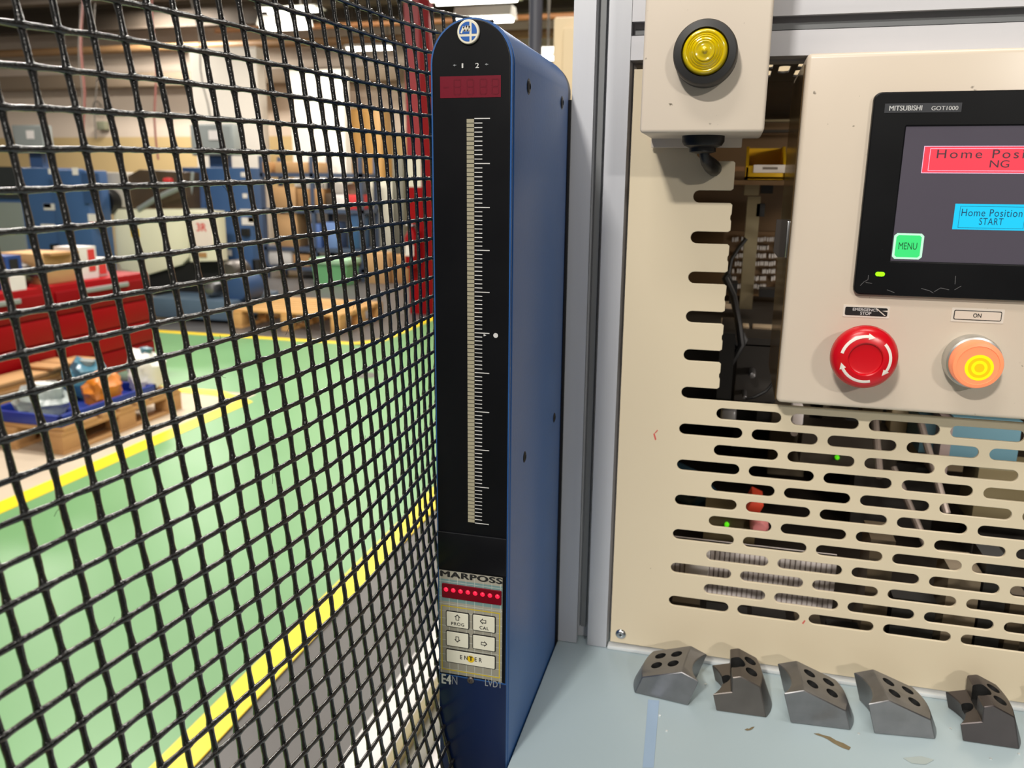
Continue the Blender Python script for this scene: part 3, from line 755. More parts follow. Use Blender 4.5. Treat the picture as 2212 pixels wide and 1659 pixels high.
# --- aluminium frame
def tprofile(w=0.04):
    h = w / 2; s = 0.0045; lip = 0.0045; ci = 0.0095; d = 0.0125
    q = [(-h, -h), (-s, -h), (-s, -h + lip), (-ci, -h + lip), (-ci + 0.003, -h + d), (ci - 0.003, -h + d), (ci, -h + lip), (s, -h + lip), (s, -h)]
    out = []
    for k in range(4):
        a = math.pi / 2 * k
        out += [(x * math.cos(a) - y * math.sin(a), x * math.sin(a) + y * math.cos(a)) for x, y in q]
    return out
prof = tprofile()
XC = -0.0966
YCOL = YP - 0.002 + 0.02
t = thing('aluminium_frame', (XC, YCOL, ZT), 'silver grooved aluminium frame of upright and cross rail', 'frame')
FR = t
MB().prism([(XC + x, YCOL + y, ZT + 0.0005) for x, y in prof], (0, 0, 1.0)).build('upright', M_ALU, t)
box('groove_insert', M_GROOVE, t, XC - 0.0025, XC + 0.0015, YCOL - 0.0125, YCOL - 0.010, ZT + 0.012, ZT + 0.98)
ZR = EYE + 0.1042
MB().prism([(XC + 0.0203, YCOL + x, ZR + y) for x, y in prof], (0.75, 0, 0)).build('cross_rail', M_ALUH, t)
for zz_ in (-0.0025,):
    box('groove_insert', M_GROOVE, t, XC + 0.022, XC + 0.76, YCOL - 0.0125, YCOL - 0.0105, ZR - 0.0028, ZR + 0.0012)
# --- base cabinet under the table
tb = thing('support_cabinet', (0.25, 0.8, 0), 'cream cabinet underneath the blue-grey table', 'cabinet')
box('base_body', M_CREAM, tb, -0.11, 0.75, 0.34, 1.34, 0.0, ZT - 0.02, 0.006)
# --- work table
tt = thing('work_table', (0.2, 0.5, ZT), 'pale blue-grey work table top under the steel jaws', 'table')
box('table_top', M_TABLE, tt, -0.1172, 0.76, 0.30, 1.34, ZT - 0.02, ZT, 0.001)
box('edge_strip', mat('pale_edge_strip', (206, 210, 212), rough=0.35), tt, -0.0755, 0.74, YP - 0.0035, YP + 0.004, ZT, ZT + 0.0032, 0.0008)
M_STAIN = mat('brown_smear', (118, 104, 76), rough=0.6, var=0.3, scale=300)
M_BLUEMK = mat('blue_tape_mark', (146, 170, 196), rough=0.35, var=0.04)
def table_mark(name, m, pts, lift=0.0003):
    P_ = [atz(x, y, ZT) for x, y in pts]
    b_ = MB(); b_.bm.faces.new([b_.bm.verts.new((p.x, p.y, ZT + lift)) for p in P_]); b_.build(name, m, tt, None, 0)
table_mark('blue_line', M_BLUEMK, [(1400, 1512), (1424, 1514), (1412, 1659), (1388, 1659)])
table_mark('smear', M_STAIN, [(1757, 1585), (1768, 1585), (1780, 1589), (1793, 1592), (1806, 1600), (1822, 1606), (1838, 1615), (1834, 1621), (1822, 1617), (1813, 1613), (1800, 1606), (1788, 1598), (1776, 1592), (1766, 1589)])
table_mark('smear', M_STAIN, [(1608, 1577), (1614, 1574), (1618, 1575), (1624, 1571), (1630, 1570), (1626, 1575), (1621, 1578), (1614, 1579)])
table_mark('smear', mat('pale_smear', (163, 174, 172), rough=0.4), [(1950, 1638), (1990, 1634), (2018, 1642), (2000, 1652), (1970, 1650)])
M_CHIP = mat('metal_chip', (210, 215, 216), rough=0.3, metal=0.5)
b_ = MB()
for (x, y) in ((1524, 1479), (2053, 1575), (2201, 1630), (1425, 1547), (1855, 1586), (2140, 1640), (1440, 1580)):
    p = atz(x, y, ZT); b_.box(p.x - 0.0007, p.x + 0.0007, p.y - 0.0006, p.y + 0.0006, ZT, ZT + 0.0008)
tag(b_.build('metal_chips', M_CHIP, tt), None, None, None, 'stuff')

# --- slotted panel
LS, WS, PX, PZ = 0.0457, 0.0084, 0.05235, 0.02828
XA0, ZA0 = -0.0288, EYE - 0.0063
holes = []
outline_main = None
def teeth():
    pts = []
    return pts
xl, xr, ztop, zbot = -0.0737, 0.70, EYE + 0.0785, EYE - 0.3612
xe = -0.0018                                        # edge of the cut-out: where the second column's slots began
zcb = EYE - 0.1522                                  # bottom edge of the cut-out
zct = EYE + 0.0176
out = [(xl, zbot), (xr, zbot), (xr, zcb), (-0.0245, zcb)]
# climb the toothed edge from the bottom: half slots open to the right
r = WS / 2
for k in range(5, -1, -1):
    zc = ZA0 - PZ * k
    if k == 5:
        # lowest open slot: its lower side is the cut-out's bottom edge
        xl_ = XA0 + r
        for a in range(0, 9):
            an = math.radians(270 - 180 * a / 8); out.append((xl_ + r * math.cos(an), zc + r * math.sin(an)))
    else:
        xl_ = XA0 + r
        for a in range(0, 9):
            an = math.radians(270 - 180 * a / 8); out.append((xl_ + r * math.cos(an), zc + r * math.sin(an)))
    # tooth above this slot
    zt0, zt1 = zc + r, (ZA0 - PZ * (k - 1)) - r if k > 0 else zct
    zm = ZA0 - PZ * k + PZ / 2
    out += [(xe - 0.0016, zt0), (xe, zt0 + 0.0012)]
    if k > 0:
        out += [(xe, zm - 0.0025), (xe - 0.0007, zm - 0.0012), (xe - 0.0007, zm + 0.0012), (xe, zm + 0.0025)]
    out += [(xe, zt1 - 0.0012), (xe - 0.0014, zt1)]
out += [(-0.024, zct), (-0.028, zct + 0.004), (-0.028, ztop), (xl, ztop)]
for k in range(6, 12):
    for i in range(0, 14):
        cx = XA0 + LS / 2 + PX * i
        if cx + LS / 2 < xr - 0.005: holes.append(slot(cx, ZA0 - PZ * k, LS, WS))
for k in range(5, 11):
    for i in range(0, 14):
        cx = -0.0026 + LS / 2 + PX * i
        if cx + LS / 2 < xr - 0.005: holes.append(slot(cx, ZA0 - PZ * k - PZ / 2 - 0.0002, LS, WS))
tp = thing('slotted_panel', (0.2, YP, zbot), 'cream sheet metal panel with rows of rounded slots', 'panel')
plate('sheet', M_PANEL, tp, out, YP, 0.0022, holes, 0.0004)
def pan_screw(parent, x, z, Y, R_):
    MB().lathe([(R_, 0), (R_, 0.0008), (R_ * 0.85, 0.0016), (R_ * 0.5, 0.0021), (0, 0.0023)], (x, Y, z), (0, -1, 0), 24).build('screw', M_CHROME, parent)
    for a_ in (0.6, 0.6 + math.pi / 2):
        d = Vector((math.cos(a_), 0, math.sin(a_))) * R_ * 0.5; n = Vector((-d.z, 0, d.x)) * 0.22
        c_ = Vector((x, Y - 0.00235, z))
    return
sx_, sz_ = at(1341, 1369, YP).x, at(1341, 1369, YP).z
pan_screw(tp, sx_, sz_, YP, 0.0042)
flat_poly('screw_recess', M_DARK, tp, [[(sx_ - 0.0014, sz_ - 0.0003), (sx_ + 0.0014, sz_ - 0.0003), (sx_ + 0.0014, sz_ + 0.0003), (sx_ - 0.0014, sz_ + 0.0003)], [(sx_ - 0.0003, sz_ - 0.0014), (sx_ + 0.0003, sz_ - 0.0014), (sx_ + 0.0003, sz_ + 0.0014), (sx_ - 0.0003, sz_ + 0.0014)]], YP - 0.0024)
M_REDMK = mat('red_pen_mark', (206, 92, 84), rough=0.6)
def pen(pts): 
    P_ = [at(x, y, YP) for x, y in pts]
    flat_poly('pen_mark', M_REDMK, tp, [[(p.x, p.z) for p in P_]], YP)
pen([(1411, 937), (1414, 935), (1418, 949), (1415, 951)]); pen([(1414, 935), (1420, 928), (1421, 930), (1416, 936)]); pen([(1732, 1346), (1738, 1339), (1740, 1341), (1735, 1348)])
# left side sheet with the dark joint, seen through the slots
# --- enclosure behind the panel
te = thing('machine_enclosure', (0.3, 0.95, ZT), 'dark machine interior seen through the slotted panel', 'enclosure')
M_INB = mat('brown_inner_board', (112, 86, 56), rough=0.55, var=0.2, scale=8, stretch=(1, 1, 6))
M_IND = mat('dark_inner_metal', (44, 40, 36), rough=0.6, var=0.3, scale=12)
M_INC = mat('inner_cream', (170, 152, 116), rough=0.5)
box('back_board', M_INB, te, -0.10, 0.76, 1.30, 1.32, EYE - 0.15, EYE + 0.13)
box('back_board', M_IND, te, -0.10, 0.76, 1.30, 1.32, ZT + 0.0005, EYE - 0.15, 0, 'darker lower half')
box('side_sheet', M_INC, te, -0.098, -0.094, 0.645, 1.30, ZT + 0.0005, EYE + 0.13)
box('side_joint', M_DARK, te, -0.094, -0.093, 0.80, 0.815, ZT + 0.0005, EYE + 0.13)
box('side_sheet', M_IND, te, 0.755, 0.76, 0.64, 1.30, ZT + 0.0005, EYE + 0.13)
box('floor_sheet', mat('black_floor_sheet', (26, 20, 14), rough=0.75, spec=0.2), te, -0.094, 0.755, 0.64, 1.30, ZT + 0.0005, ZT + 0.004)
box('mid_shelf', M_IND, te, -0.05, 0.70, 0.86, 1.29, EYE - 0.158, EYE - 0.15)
# slotted roof plate: slots run away from the viewer
hl = []
ZQ = 0.096
xq = at(1694, 148, 0.7525).x
for i in range(-8, 44):
    cx = xq + 0.0141 * i
    if not -0.09 < cx < 0.74: continue
    for cy in ((0.7525, 0.8055, 0.6995) if i % 2 == 0 else (0.726, 0.779)):
        hl.append(slot(cx, cy, 0.0440, 0.0090, vert=True))
me = curve_mesh([[(-0.098, 0.642), (0.76, 0.642), (0.76, 0.835), (-0.098, 0.835)]] + [h_ for h_ in hl if max(p_[1] for p_ in h_) < 0.815], 0.0016)
place(me, 'roof_sheet', M_IND, te, ((1, 0, 0), (0, 1, 0), (0, 0, 1)), (0, 0, EYE + ZQ))
box('roof_sheet', M_IND, te, -0.098, 0.76, 0.835, 1.30, EYE + ZQ - 0.001, EYE + ZQ + 0.001, 0, 'solid rear half')
M_RAIL = mat('dull_rail', (140, 130, 104), rough=0.4, metal=0.4)
M_RAILD = mat('dark_rail', (40, 36, 30), rough=0.5)
for px, Y_, d, mm in (((1540, 172, 1800, 177), 1.16, 0.02, M_RAIL), ((1540, 205, 1800, 213), 1.2, 0.03, M_RAILD), ((1540, 216, 1800, 244), 1.24, 0.03, mat('greyish_rail', (118, 106, 84), rough=0.4, metal=0.3)), ((1540, 258, 1800, 263), 1.2, 0.02, M_RAIL), ((1540, 280, 1800, 286), 1.22, 0.02, M_RAILD),
                      ((1580, 360, 1760, 370), 1.21, 0.02, mat('copper_rail', (150, 112, 80), rough=0.4))):
    pbox('inner_rail', mm, te, px, Y_, d)
# post with clamps, bars, shelf edges
pbox('inner_post', M_RAIL, te, (1606, 424, 1634, 668), 1.0, 0.03)
pbox('post_cap', M_RAIL, te, (1608, 398, 1640, 422), 0.99, 0.05)
pbox('clamp', M_BLACK, te, (1644, 400, 1670, 418), 1.02, 0.03)
pbox('clamp', M_BLACK, te, (1634, 440, 1652, 468), 1.0, 0.03)
for px in ((1566, 656, 1590, 668), (1558, 692, 1592, 700), (1566, 702, 1597, 712), (1604, 704, 1618, 713), (1626, 706, 1672, 716)):
    pbox('bright_bar', mat('bright_bar', (236, 214, 184), rough=0.3, metal=0.3), te, px, 0.92, 0.02, 0.001)
pbox('dark_slide', M_BLACK, te, (1576, 612, 1592, 656), 0.9, 0.03)
pbox('dark_slide', M_BLACK, te, (1640, 626, 1676, 642), 0.98, 0.03)
# lower dark machine body behind the cut-out
pbox('dark_carriage', M_BLACK, te, (1552, 720, 1584, 862), 0.8, 0.1)
pbox('dark_carriage', M_IND, te, (1590, 745, 1680, 868), 0.86, 0.06)
for (x, y, rr) in ((1625, 810, 9), (1608, 856, 6), (1575, 823, 5), (1590, 750, 5)):
    p = at(x, y, 0.84); MB().lathe([(rr * 0.0004, 0.02), (rr * 0.0004, 0), (rr * 0.0003, -0.004), (0, -0.005)], p, (0, 1, 0), 14).build('bolt_head', M_STEEL, te)
def cable(pts, Y, r_, m=None):
    MB().tube([at(x, y, Y) for x, y in pts], r_, 8).build('black_cable', m or M_BLACK, te)
cable([(1612, 515), (1596, 535), (1580, 560), (1574, 590), (1580, 612)], 0.93, 0.0022)
cable([(1574, 590), (1566, 600), (1584, 640), (1596, 700), (1602, 745), (1588, 770), (1568, 800), (1560, 850)], 0.82, 0.0035)
cable([(1602, 720), (1610, 735), (1600, 755), (1586, 740), (1578, 722)], 0.83, 0.003)
cable([(1672, 825), (1655, 845), (1630, 858), (1610, 862)], 0.8, 0.0015)
# pin trays: rows of small bright pins
trr = thing('pin_board', at(1640, 630, 1.12), 'brown board with rows of tiny bright pins behind the cut-out', 'board')
pbox('board', M_INB, trr, (1560, 500, 1720, 640), 1.14, 0.02)
b_ = MB()
for ypx in (516, 534, 551, 568, 584, 600, 617):
    for i in range(22):
        xp = 1584 + i * 4.9 + random.uniform(-.8, .8)
        if random.random() < 0.22: continue
        p = at(xp, ypx + random.uniform(-1, 1), 1.14)
        b_.box(p.x - 0.0010, p.x + 0.0010, 1.128, 1.14, p.z - 0.0026, p.z + 0.0026)
tag(b_.build('pins', mat('bright_pin', (235, 232, 232), rough=0.25, metal=0.4), trr), None, None, None, 'stuff')
# yellow bin on its rail
Yb = 0.98
tn = thing('yellow_bin', at(1655, 390, Yb), 'yellow plastic parts bin with white label inside the machine', 'bin')
M_YBIN = mat('yellow_bin_plastic', (216, 172, 20), rough=0.45)
b0, b1 = at(1612, 350, Yb), at(1700, 350, Yb); zb0, zb1, zb2 = at(1655, 388, Yb).z, at(1655, 366, Yb).z, at(1655, 312, Yb).z
box('bin_front', M_YBIN, tn, b0.x, b1.x, Yb, Yb + 0.003, zb0, zb1 + 0.004, 0.0006)
for xx in (b0.x, b1.x - 0.003):
    MB().prism([(xx, Yb, zb0), (xx, Yb, zb1 + 0.002), (xx, Yb + 0.05, zb2), (xx, Yb + 0.1, zb2), (xx, Yb + 0.1, zb0)], (0.003, 0, 0)).build('bin_side', M_YBIN, tn)
box('bin_back', M_YBIN, tn, b0.x, b1.x, Yb + 0.097, Yb + 0.1, zb0, zb2)
box('bin_bottom', M_YBIN, tn, b0.x, b1.x, Yb, Yb + 0.1, zb0, zb0 + 0.003)
pl = at(1622, 372, Yb), at(1694, 356, Yb)
box('label_card', M_WHITE, tn, at(1628, 362, Yb).x, at(1696, 362, Yb).x, Yb - 0.001, Yb, at(1655, 373, Yb).z, at(1655, 356, Yb).z)
box('label_print', mat('grey_label_print', (120, 110, 100), rough=0.6), tn, at(1648, 362, Yb).x, at(1680, 362, Yb).x, Yb - 0.0014, Yb - 0.001, at(1655, 366, Yb).z, at(1655, 361, Yb).z)
box('hanger_shelf', M_INB, te, b0.x - 0.06, b1.x + 0.1, Yb - 0.005, 1.29, zb0 - 0.006, zb0 - 0.001)

# things behind the slots
def foot(name, parent, xa_, xb_, yt, Y_, d):
    a_, b_ = at((xa_ + xb_) / 2, yt, Y_), 0
    return box(name, M_IND, parent, at(xa_, yt, Y_).x, at(xb_, yt, Y_).x, Y_, Y_ + d, ZT + 0.0045, a_.z)
rp_ = random.Random(11)
PAL = [mat('inner_tone_%s' % n_, c_, rough=0.55, var=0.2, scale=20) for n_, c_ in (('umber', (70, 58, 40)), ('taupe', (104, 92, 74)), ('slate', (44, 46, 52)), ('black', (18, 16, 14)), ('sand', (138, 120, 92)))]
xs0 = 0.02
while xs0 < 0.70:                                     # frame members and covers standing at the back of the lower bay
    wd_ = rp_.uniform(0.012, 0.05); yy_ = rp_.choice((1.06, 1.10, 1.14))
    box('bay_member', rp_.choice(PAL), te, xs0, xs0 + wd_, yy_, yy_ + 0.03, ZT + 0.0045, EYE - 0.16)
    xs0 += wd_ + rp_.uniform(0.004, 0.03)
xs0 = 0.122
while xs0 < 0.70:
    wd_ = rp_.uniform(0.008, 0.034)
    box('bay_block', rp_.choice(PAL[:4]), te, xs0, xs0 + wd_, 0.650, 0.672 + rp_.uniform(0, 0.02), ZT + 0.0045, EYE - rp_.uniform(0.268, 0.335))
    xs0 += wd_ + rp_.uniform(0.001, 0.012)
xs0 = -0.085
while xs0 < 0.10:
    wd_ = rp_.uniform(0.008, 0.034)
    box('bay_block', rp_.choice((PAL[0], PAL[3])), te, xs0, xs0 + wd_, 0.650, 0.665, ZT + 0.0045, EYE - rp_.uniform(0.344, 0.35))
    xs0 += wd_ + rp_.uniform(0.001, 0.008)
MB().tube([at(1462, 1012, 0.9), at(1500, 1030, 0.88), at(1540, 1070, 0.9), at(1500, 1092, 0.92), at(1465, 1075, 0.95)], 0.008, 10).build('teal_hose', mat('dark_teal_hose', (24, 58, 76), rough=0.35), te)
td = thing('cable_duct', at(1630, 1285, 0.74), 'white ribbed cable duct lying behind the lowest slots', 'duct')
M_DUCT = mat('white_duct', (214, 206, 204), rough=0.5)
Yd = 0.70
p0, p1 = at(1436, 1240, Yd), at(1806, 1240, Yd); zd0, zd1 = at(1620, 1297, Yd).z, at(1620, 1184, Yd).z
box('duct_back', mat('duct_shade', (168, 156, 152), rough=0.6), td, p0.x, p1.x, Yd + 0.0018, Yd + 0.006, zd0, zd1)
n_ = 34
for i in range(n_):
    xx = p0.x + (p1.x - p0.x) * (i + 0.2) / n_
    box('rib', M_DUCT, td, xx, xx + (p1.x - p0.x) / n_ * 0.72, Yd, Yd + 0.004, zd0 + 0.001, zd1 - 0.001)
box('duct_lip', M_DUCT, td, p0.x, p1.x, Yd - 0.001, Yd + 0.008, zd0, zd0 + 0.001)
box('duct_lip', M_DUCT, td, p0.x, p1.x, Yd - 0.001, Yd + 0.008, zd1 - 0.001, zd1)
box('duct_foot', M_IND, td, p0.x + 0.02, p1.x - 0.02, Yd + 0.002, Yd + 0.012, ZT + 0.004, zd0)
MB().box(at(1480, 1220, Yd - .01).x, at(1532, 1220, Yd - .01).x, Yd - 0.006, Yd - 0.001, zd0 + 0.012, zd1 - 0.002, 0.001).build('pale_label', M_WHITE, td)
tz = thing('teal_unit', at(2130, 1040, 0.84), 'teal blue sheet metal unit behind the upper right slots', 'unit')
pbox('teal_face', mat('teal_paint', (72, 106, 118), rough=0.5), tz, (2052, 905, 2202, 1010), 0.84, 0.1)
pbox('teal_face', mat('teal_paint_b', (72, 106, 118), rough=0.5), tz, (1988, 905, 2052, 980), 0.86, 0.1, 0, 'teal face set back')
pbox('grey_edge', mat('mauve_grey', (120, 106, 102), rough=0.5), tz, (2030, 905, 2052, 1040), 0.835, 0.1)
pbox('olive_plate', mat('olive_plate', (104, 94, 68), rough=0.5), tz, (2105, 1018, 2270, 1140), 0.83, 0.05)
foot('foot', tz, 2105, 2270, 1140, 0.86, 0.05)
t9 = thing('terminal_block', at(1600, 1150, 0.8), 'dark terminal block with a glowing green lamp behind the slots', 'terminal block')
pbox('block_body', mat('brown_block', (96, 84, 58), rough=0.5), t9, (1520, 1112, 1632, 1172), 0.80, 0.06)
M_GLED = lit('green_led', (90, 220, 20), 0.7)
MB().lathe([(0.0023, 0.0), (0.0023, -0.003), (0.0015, -0.0045), (0, -0.005)], at(1570, 1132, 0.80), (0, 1, 0), 16).build('green_lamp', M_GLED, t9)
MB().lathe([(0.009, 0.01), (0.009, -0.004), (0.006, -0.01), (0, -0.012)], at(1640, 1134, 0.79), (0, 1, 0), 16).build('pink_cap', mat('pink_cap', (200, 120, 120), rough=0.4), t9)
MB().box(at(1616, 1100, .79).x, at(1644, 1100, .79).x, 0.79, 0.83, at(1630, 1112, .79).z, at(1630, 1084, .79).z, 0.001).rot(0.4, at(1630, 1100, .79), 'Y').build('red_tab', mat('red_tab', (190, 60, 34), rough=0.5), t9)
foot('foot', t9, 1530, 1620, 1172, 0.83, 0.03)
t9 = thing('valve_unit', at(1800, 1000, 0.82), 'dark valve unit with green lamp and slanting pipes behind the slots', 'valve')
pbox('valve_body', mat('dark_valve', (60, 52, 42), rough=0.5), t9, (1730, 935, 1940, 1010), 0.90, 0.05)
MB().lathe([(0.0023, 0.0), (0.0023, -0.003), (0.0015, -0.0045), (0, -0.005)], at(1808, 987, 0.90), (0, 1, 0), 16).build('green_lamp', M_GLED, t9)
for a_, b2 in (((1985, 900), (2045, 1110)), ((1930, 1010), (2010, 1200)), ((1890, 905), (1900, 1030)), ((1700, 890), (1716, 935))):
    MB().tube([at(a_[0], a_[1], 0.86), at(b2[0], b2[1], 0.80)], 0.0036, 10).build('pale_pipe', mat('pale_pipe', (122, 110, 102), rough=0.35, metal=0.3), t9)
foot('pipe_bracket', t9, 1850, 2030, 1000, 0.905, 0.03)
for x in (1560, 1580):
    p = at(x, 903, 0.78)
pbox('steel_roller', mat('roller_grey', (150, 150, 152), rough=0.3, metal=0.6), t9, (1556, 886, 1590, 925), 0.80, 0.03, 0.004)
pbox('pale_block', M_DUCT, t9, (1712, 880, 1736, 920), 0.82, 0.03, 0.002)
pbox('brown_block', M_INC, t9, (1920, 880, 1958, 1000), 0.92, 0.03, 0.002)
pbox('brown_block', M_INC, t9, (1966, 880, 2000, 1000), 0.92, 0.03, 0.002)

# ================================================================ indicator box
YI = 0.53
XI0, XI1, ZI0 = -0.0602, 0.0136, EYE + 0.0322
ti = thing('indicator_box', ((XI0 + XI1) / 2, 0.565, ZI0), 'cream box with round yellow pilot lamp at the frame top', 'box')
b_ = MB(); b_.box(XI0, XI1, YI, YP - 0.003, ZI0, ZI0 + 0.16, 0.0022, 3); b_.build('housing', M_BOXC, ti)
box('flange', M_BOXC, ti, XI0 + 0.001, XI1 - 0.012, YP - 0.006, YP - 0.0032, ZI0 - 0.006, ZI0 + 0.02, 0.0008)
c_ = at(1523, 113, YI - 0.012)
lx, lz = c_.x, c_.z
MB().lathe([(0.0185, 0.0), (0.0185, 0.009), (0.0182, 0.0125), (0.0174, 0.014), (0.0136, 0.0145), (0.013, 0.0125), (0.013, 0.004), (0, 0.004)], (lx, YI, lz), (0, -1, 0), 64).build('lamp_bezel', M_BLACK, ti)
M_YLENS = mat('yellow_lens', (236, 206, 10), rough=0.12, var=0.03, coat=0.6, spec=0.7, rvar=0.03)
M_YLENS.node_tree.nodes['Principled BSDF'].inputs['Transmission Weight'].default_value = 0.25
pf = [(0.0130, 0.004), (0.0130, 0.0120), (0.0126, 0.0142), (0.0119, 0.0156), (0.0110, 0.0162), (0.0104, 0.0161), (0.0101, 0.0156), (0.0098, 0.0160), (0.0093, 0.0165), (0.0090, 0.0161), (0.0087, 0.0166), (0.0081, 0.0171),
      (0.0078, 0.0167), (0.0074, 0.0173), (0.0064, 0.0179), (0.0060, 0.0175), (0.0056, 0.0186), (0.0050, 0.0188), (0.0044, 0.0181), (0.0034, 0.0184), (0.0024, 0.0188), (0.0016, 0.0190), (0.0013, 0.0200), (0.0006, 0.0206), (0, 0.0207)]
MB().lathe(pf, (lx, YI, lz), (0, -1, 0), 64).build('lamp_lens', M_YLENS, ti, None, 70)
g = at(1518, 306, 0.56); gx = g.x
MB().lathe([(0.0135, 0.0), (0.0135, 0.0035), (0.012, 0.006), (0.0085, 0.0075), (0.0085, 0.010), (0.004, 0.011), (0, 0.011)], (gx, 0.565, ZI0), (0, 0, -1), 36).build('cable_gland', M_BLACK, ti)
MB().tube([(gx + 0.001, 0.565, ZI0 - 0.009), (gx + 0.0015, 0.566, ZI0 - 0.0125), (gx + 0.003, 0.571, ZI0 - 0.0155), (gx + 0.006, 0.583, ZI0 - 0.0185), (gx + 0.008, 0.61, ZI0 - 0.0205), (gx + 0.01, 0.68, ZI0 - 0.023)], [0.0034, 0.0032, 0.0042, 0.0052, 0.005, 0.005], 14).build('cable', M_BLACK, ti)
rg = Vector((XI0 - 0.0005, 0.575, at(1384, 168, 0.575).z))
MB().tube([rg + Vector((-0.001 - 0.0006 * math.cos(a_ * math.pi / 8), 0.0045 * math.cos(a_ * math.pi / 8), 0.006 * math.sin(a_ * math.pi / 8))) for a_ in range(16)], 0.0007, 6, closed=True).build('wire_ring', M_CHROME, ti)

# ================================================================ control box
YH = 0.575
XH0, ZH0, ZH1 = 0.0371, EYE - 0.1443, at(1900, 110, YH).z
XH1 = 0.275
th = thing('control_box', (0.155, YH + 0.05, ZH0), 'cream control box with touch screen and two push buttons', 'control box')
b_ = MB(); b_.box(XH0, XH1, YH, 0.70, ZH0, ZH1, 0.0032, 4); b_.build('housing', mat('satin_cream_paint', (217, 203, 186), rough=0.3, var=0.03, scale=5, specks=(110, 98, 82), speck_scale=150, speck_at=0.745), th)
M_SMOKE = mat('smoked_side_sheet', (84, 66, 42), rough=0.16, var=0.1, scale=5)
box('side_sheet', M_SMOKE, th, XH0 - 0.0008, XH0 - 0.0001, YH + 0.006, 0.70, ZH0 + 0.001, ZH1 - 0.006, 0, 'brown glossy side sheet')
# touch screen
YB = YH - 0.005
def PX_(x, y, Y): p = at(x, y, Y); return p.x, p.z
bx0 = (at(1889, 205, YB).x + at(1843, 632, YB).x) / 2; bz1 = at(2000, 197, YB).z; bz0 = at(2000, 642, YB).z
sx0 = at(1955, 300, YB).x; sx1 = at(2354, 420, YB).x
bx1 = sx1 + (sx0 - bx0)
sz1, sz0 = at(2080, 272, YB).z, at(2080, 568, YB).z
ts = plate('touch_panel', M_BEZEL, th, rrect(bx0, bx1, bz0, bz1, 0.0045), YB, 0.0052, [rrect(sx0, sx1, sz0, sz1, 0.0003, 1)], 0.0009)
YS = YB + 0.0012
M_SCR = mat('grey_screen', (64, 60, 70), rough=0.22, var=0.08, scale=12, emit=0.16, ecol=(132, 122, 136))
MB().box(sx0 - 0.001, sx1 + 0.001, YS, YS + 0.002, sz0 - 0.001, sz1 + 0.001).build('screen', M_SCR, ts)
def srect(x0, y0, x1, y1):
    xm, ym = (x0 + x1) / 2, (y0 + y1) / 2
    return at(x0, ym, YS).x, at(x1, ym, YS).x, at(xm, y1, YS).z, at(xm, y0, YS).z
M_SRED = lit('screen_red', (255, 64, 84), 0.95, (60, 10, 14)); M_SWHT = lit('screen_white', (255, 205, 235), 0.95, (60, 60, 60)); M_SGRY = lit('screen_grey', (96, 70, 84), 0.3, (40, 30, 34))
M_SCYA = lit('screen_cyan', (0, 212, 255), 0.95, (0, 40, 60)); M_SNAV = lit('screen_navy', (16, 96, 150), 0.35, (6, 20, 36)); M_SGRN = lit('screen_green', (62, 240, 128), 0.92, (6, 60, 26)); M_SMNT = lit('screen_mint', (205, 255, 225), 0.95, (60, 70, 60))
M_SDGR = lit('screen_dark_green', (24, 110, 60), 0.3, (6, 30, 16))
def panel_rect(x0, x1, z0, z1): return [(x0, z0), (x1, z0), (x1, z1), (x0, z1)]
R1 = srect(1993, 315, 2320, 375)
flat_poly('red_field', M_SRED, ts, [panel_rect(*R1)], YS, 0.0001)
flat_poly('red_field_frame', M_SWHT, ts, rect_frame(*R1, 0.0004) + rect_frame(R1[0] + 0.0036, R1[1] - 0.0036, R1[2] + 0.0014, R1[3] - 0.0014, 0.0003), YS, 0.0002)
text('screen_lettering', 'Home Position', M_SGRY, ts, px=(2024, 323, 2290, 342), Y=YS - 0.0002, spacing=1.25)
text('screen_lettering', 'NG', M_SGRY, ts, px=(2138, 346, 2180, 362), Y=YS - 0.0002)
R2 = srect(2060, 441, 2226, 497)
flat_poly('cyan_field', M_SCYA, ts, [panel_rect(*R2)], YS, 0.0001)
flat_poly('cyan_field_frame', M_SNAV, ts, rect_frame(R2[0] + 0.003, R2[1] - 0.003, R2[2] + 0.001, R2[3] - 0.0014, 0.00022), YS, 0.0002)
text('screen_lettering', 'Home Position', M_SNAV, ts, px=(2077, 452, 2209, 468), Y=YS - 0.0002, spacing=1.1)
text('screen_lettering', 'START', M_SNAV, ts, px=(2115, 471, 2167, 486), Y=YS - 0.0002, spacing=1.1)
R3 = srect(1929, 504, 1994, 560)
def oct_(x0, x1, z0, z1, c): return [(x0 + c, z0), (x1 - c, z0), (x1, z0 + c), (x1, z1 - c), (x1 - c, z1), (x0 + c, z1), (x0, z1 - c), (x0, z0 + c)]
flat_poly('menu_field_rim', M_SMNT, ts, [oct_(*R3, 0.0016)], YS, 0.0001)
flat_poly('menu_field', M_SGRN, ts, [oct_(R3[0] + 0.0014, R3[1] - 0.0014, R3[2] + 0.0012, R3[3] - 0.0012, 0.0012)], YS, 0.0002)
text('screen_lettering', 'MENU', M_SDGR, ts, px=(1941, 524, 1981, 539), Y=YS - 0.0003)
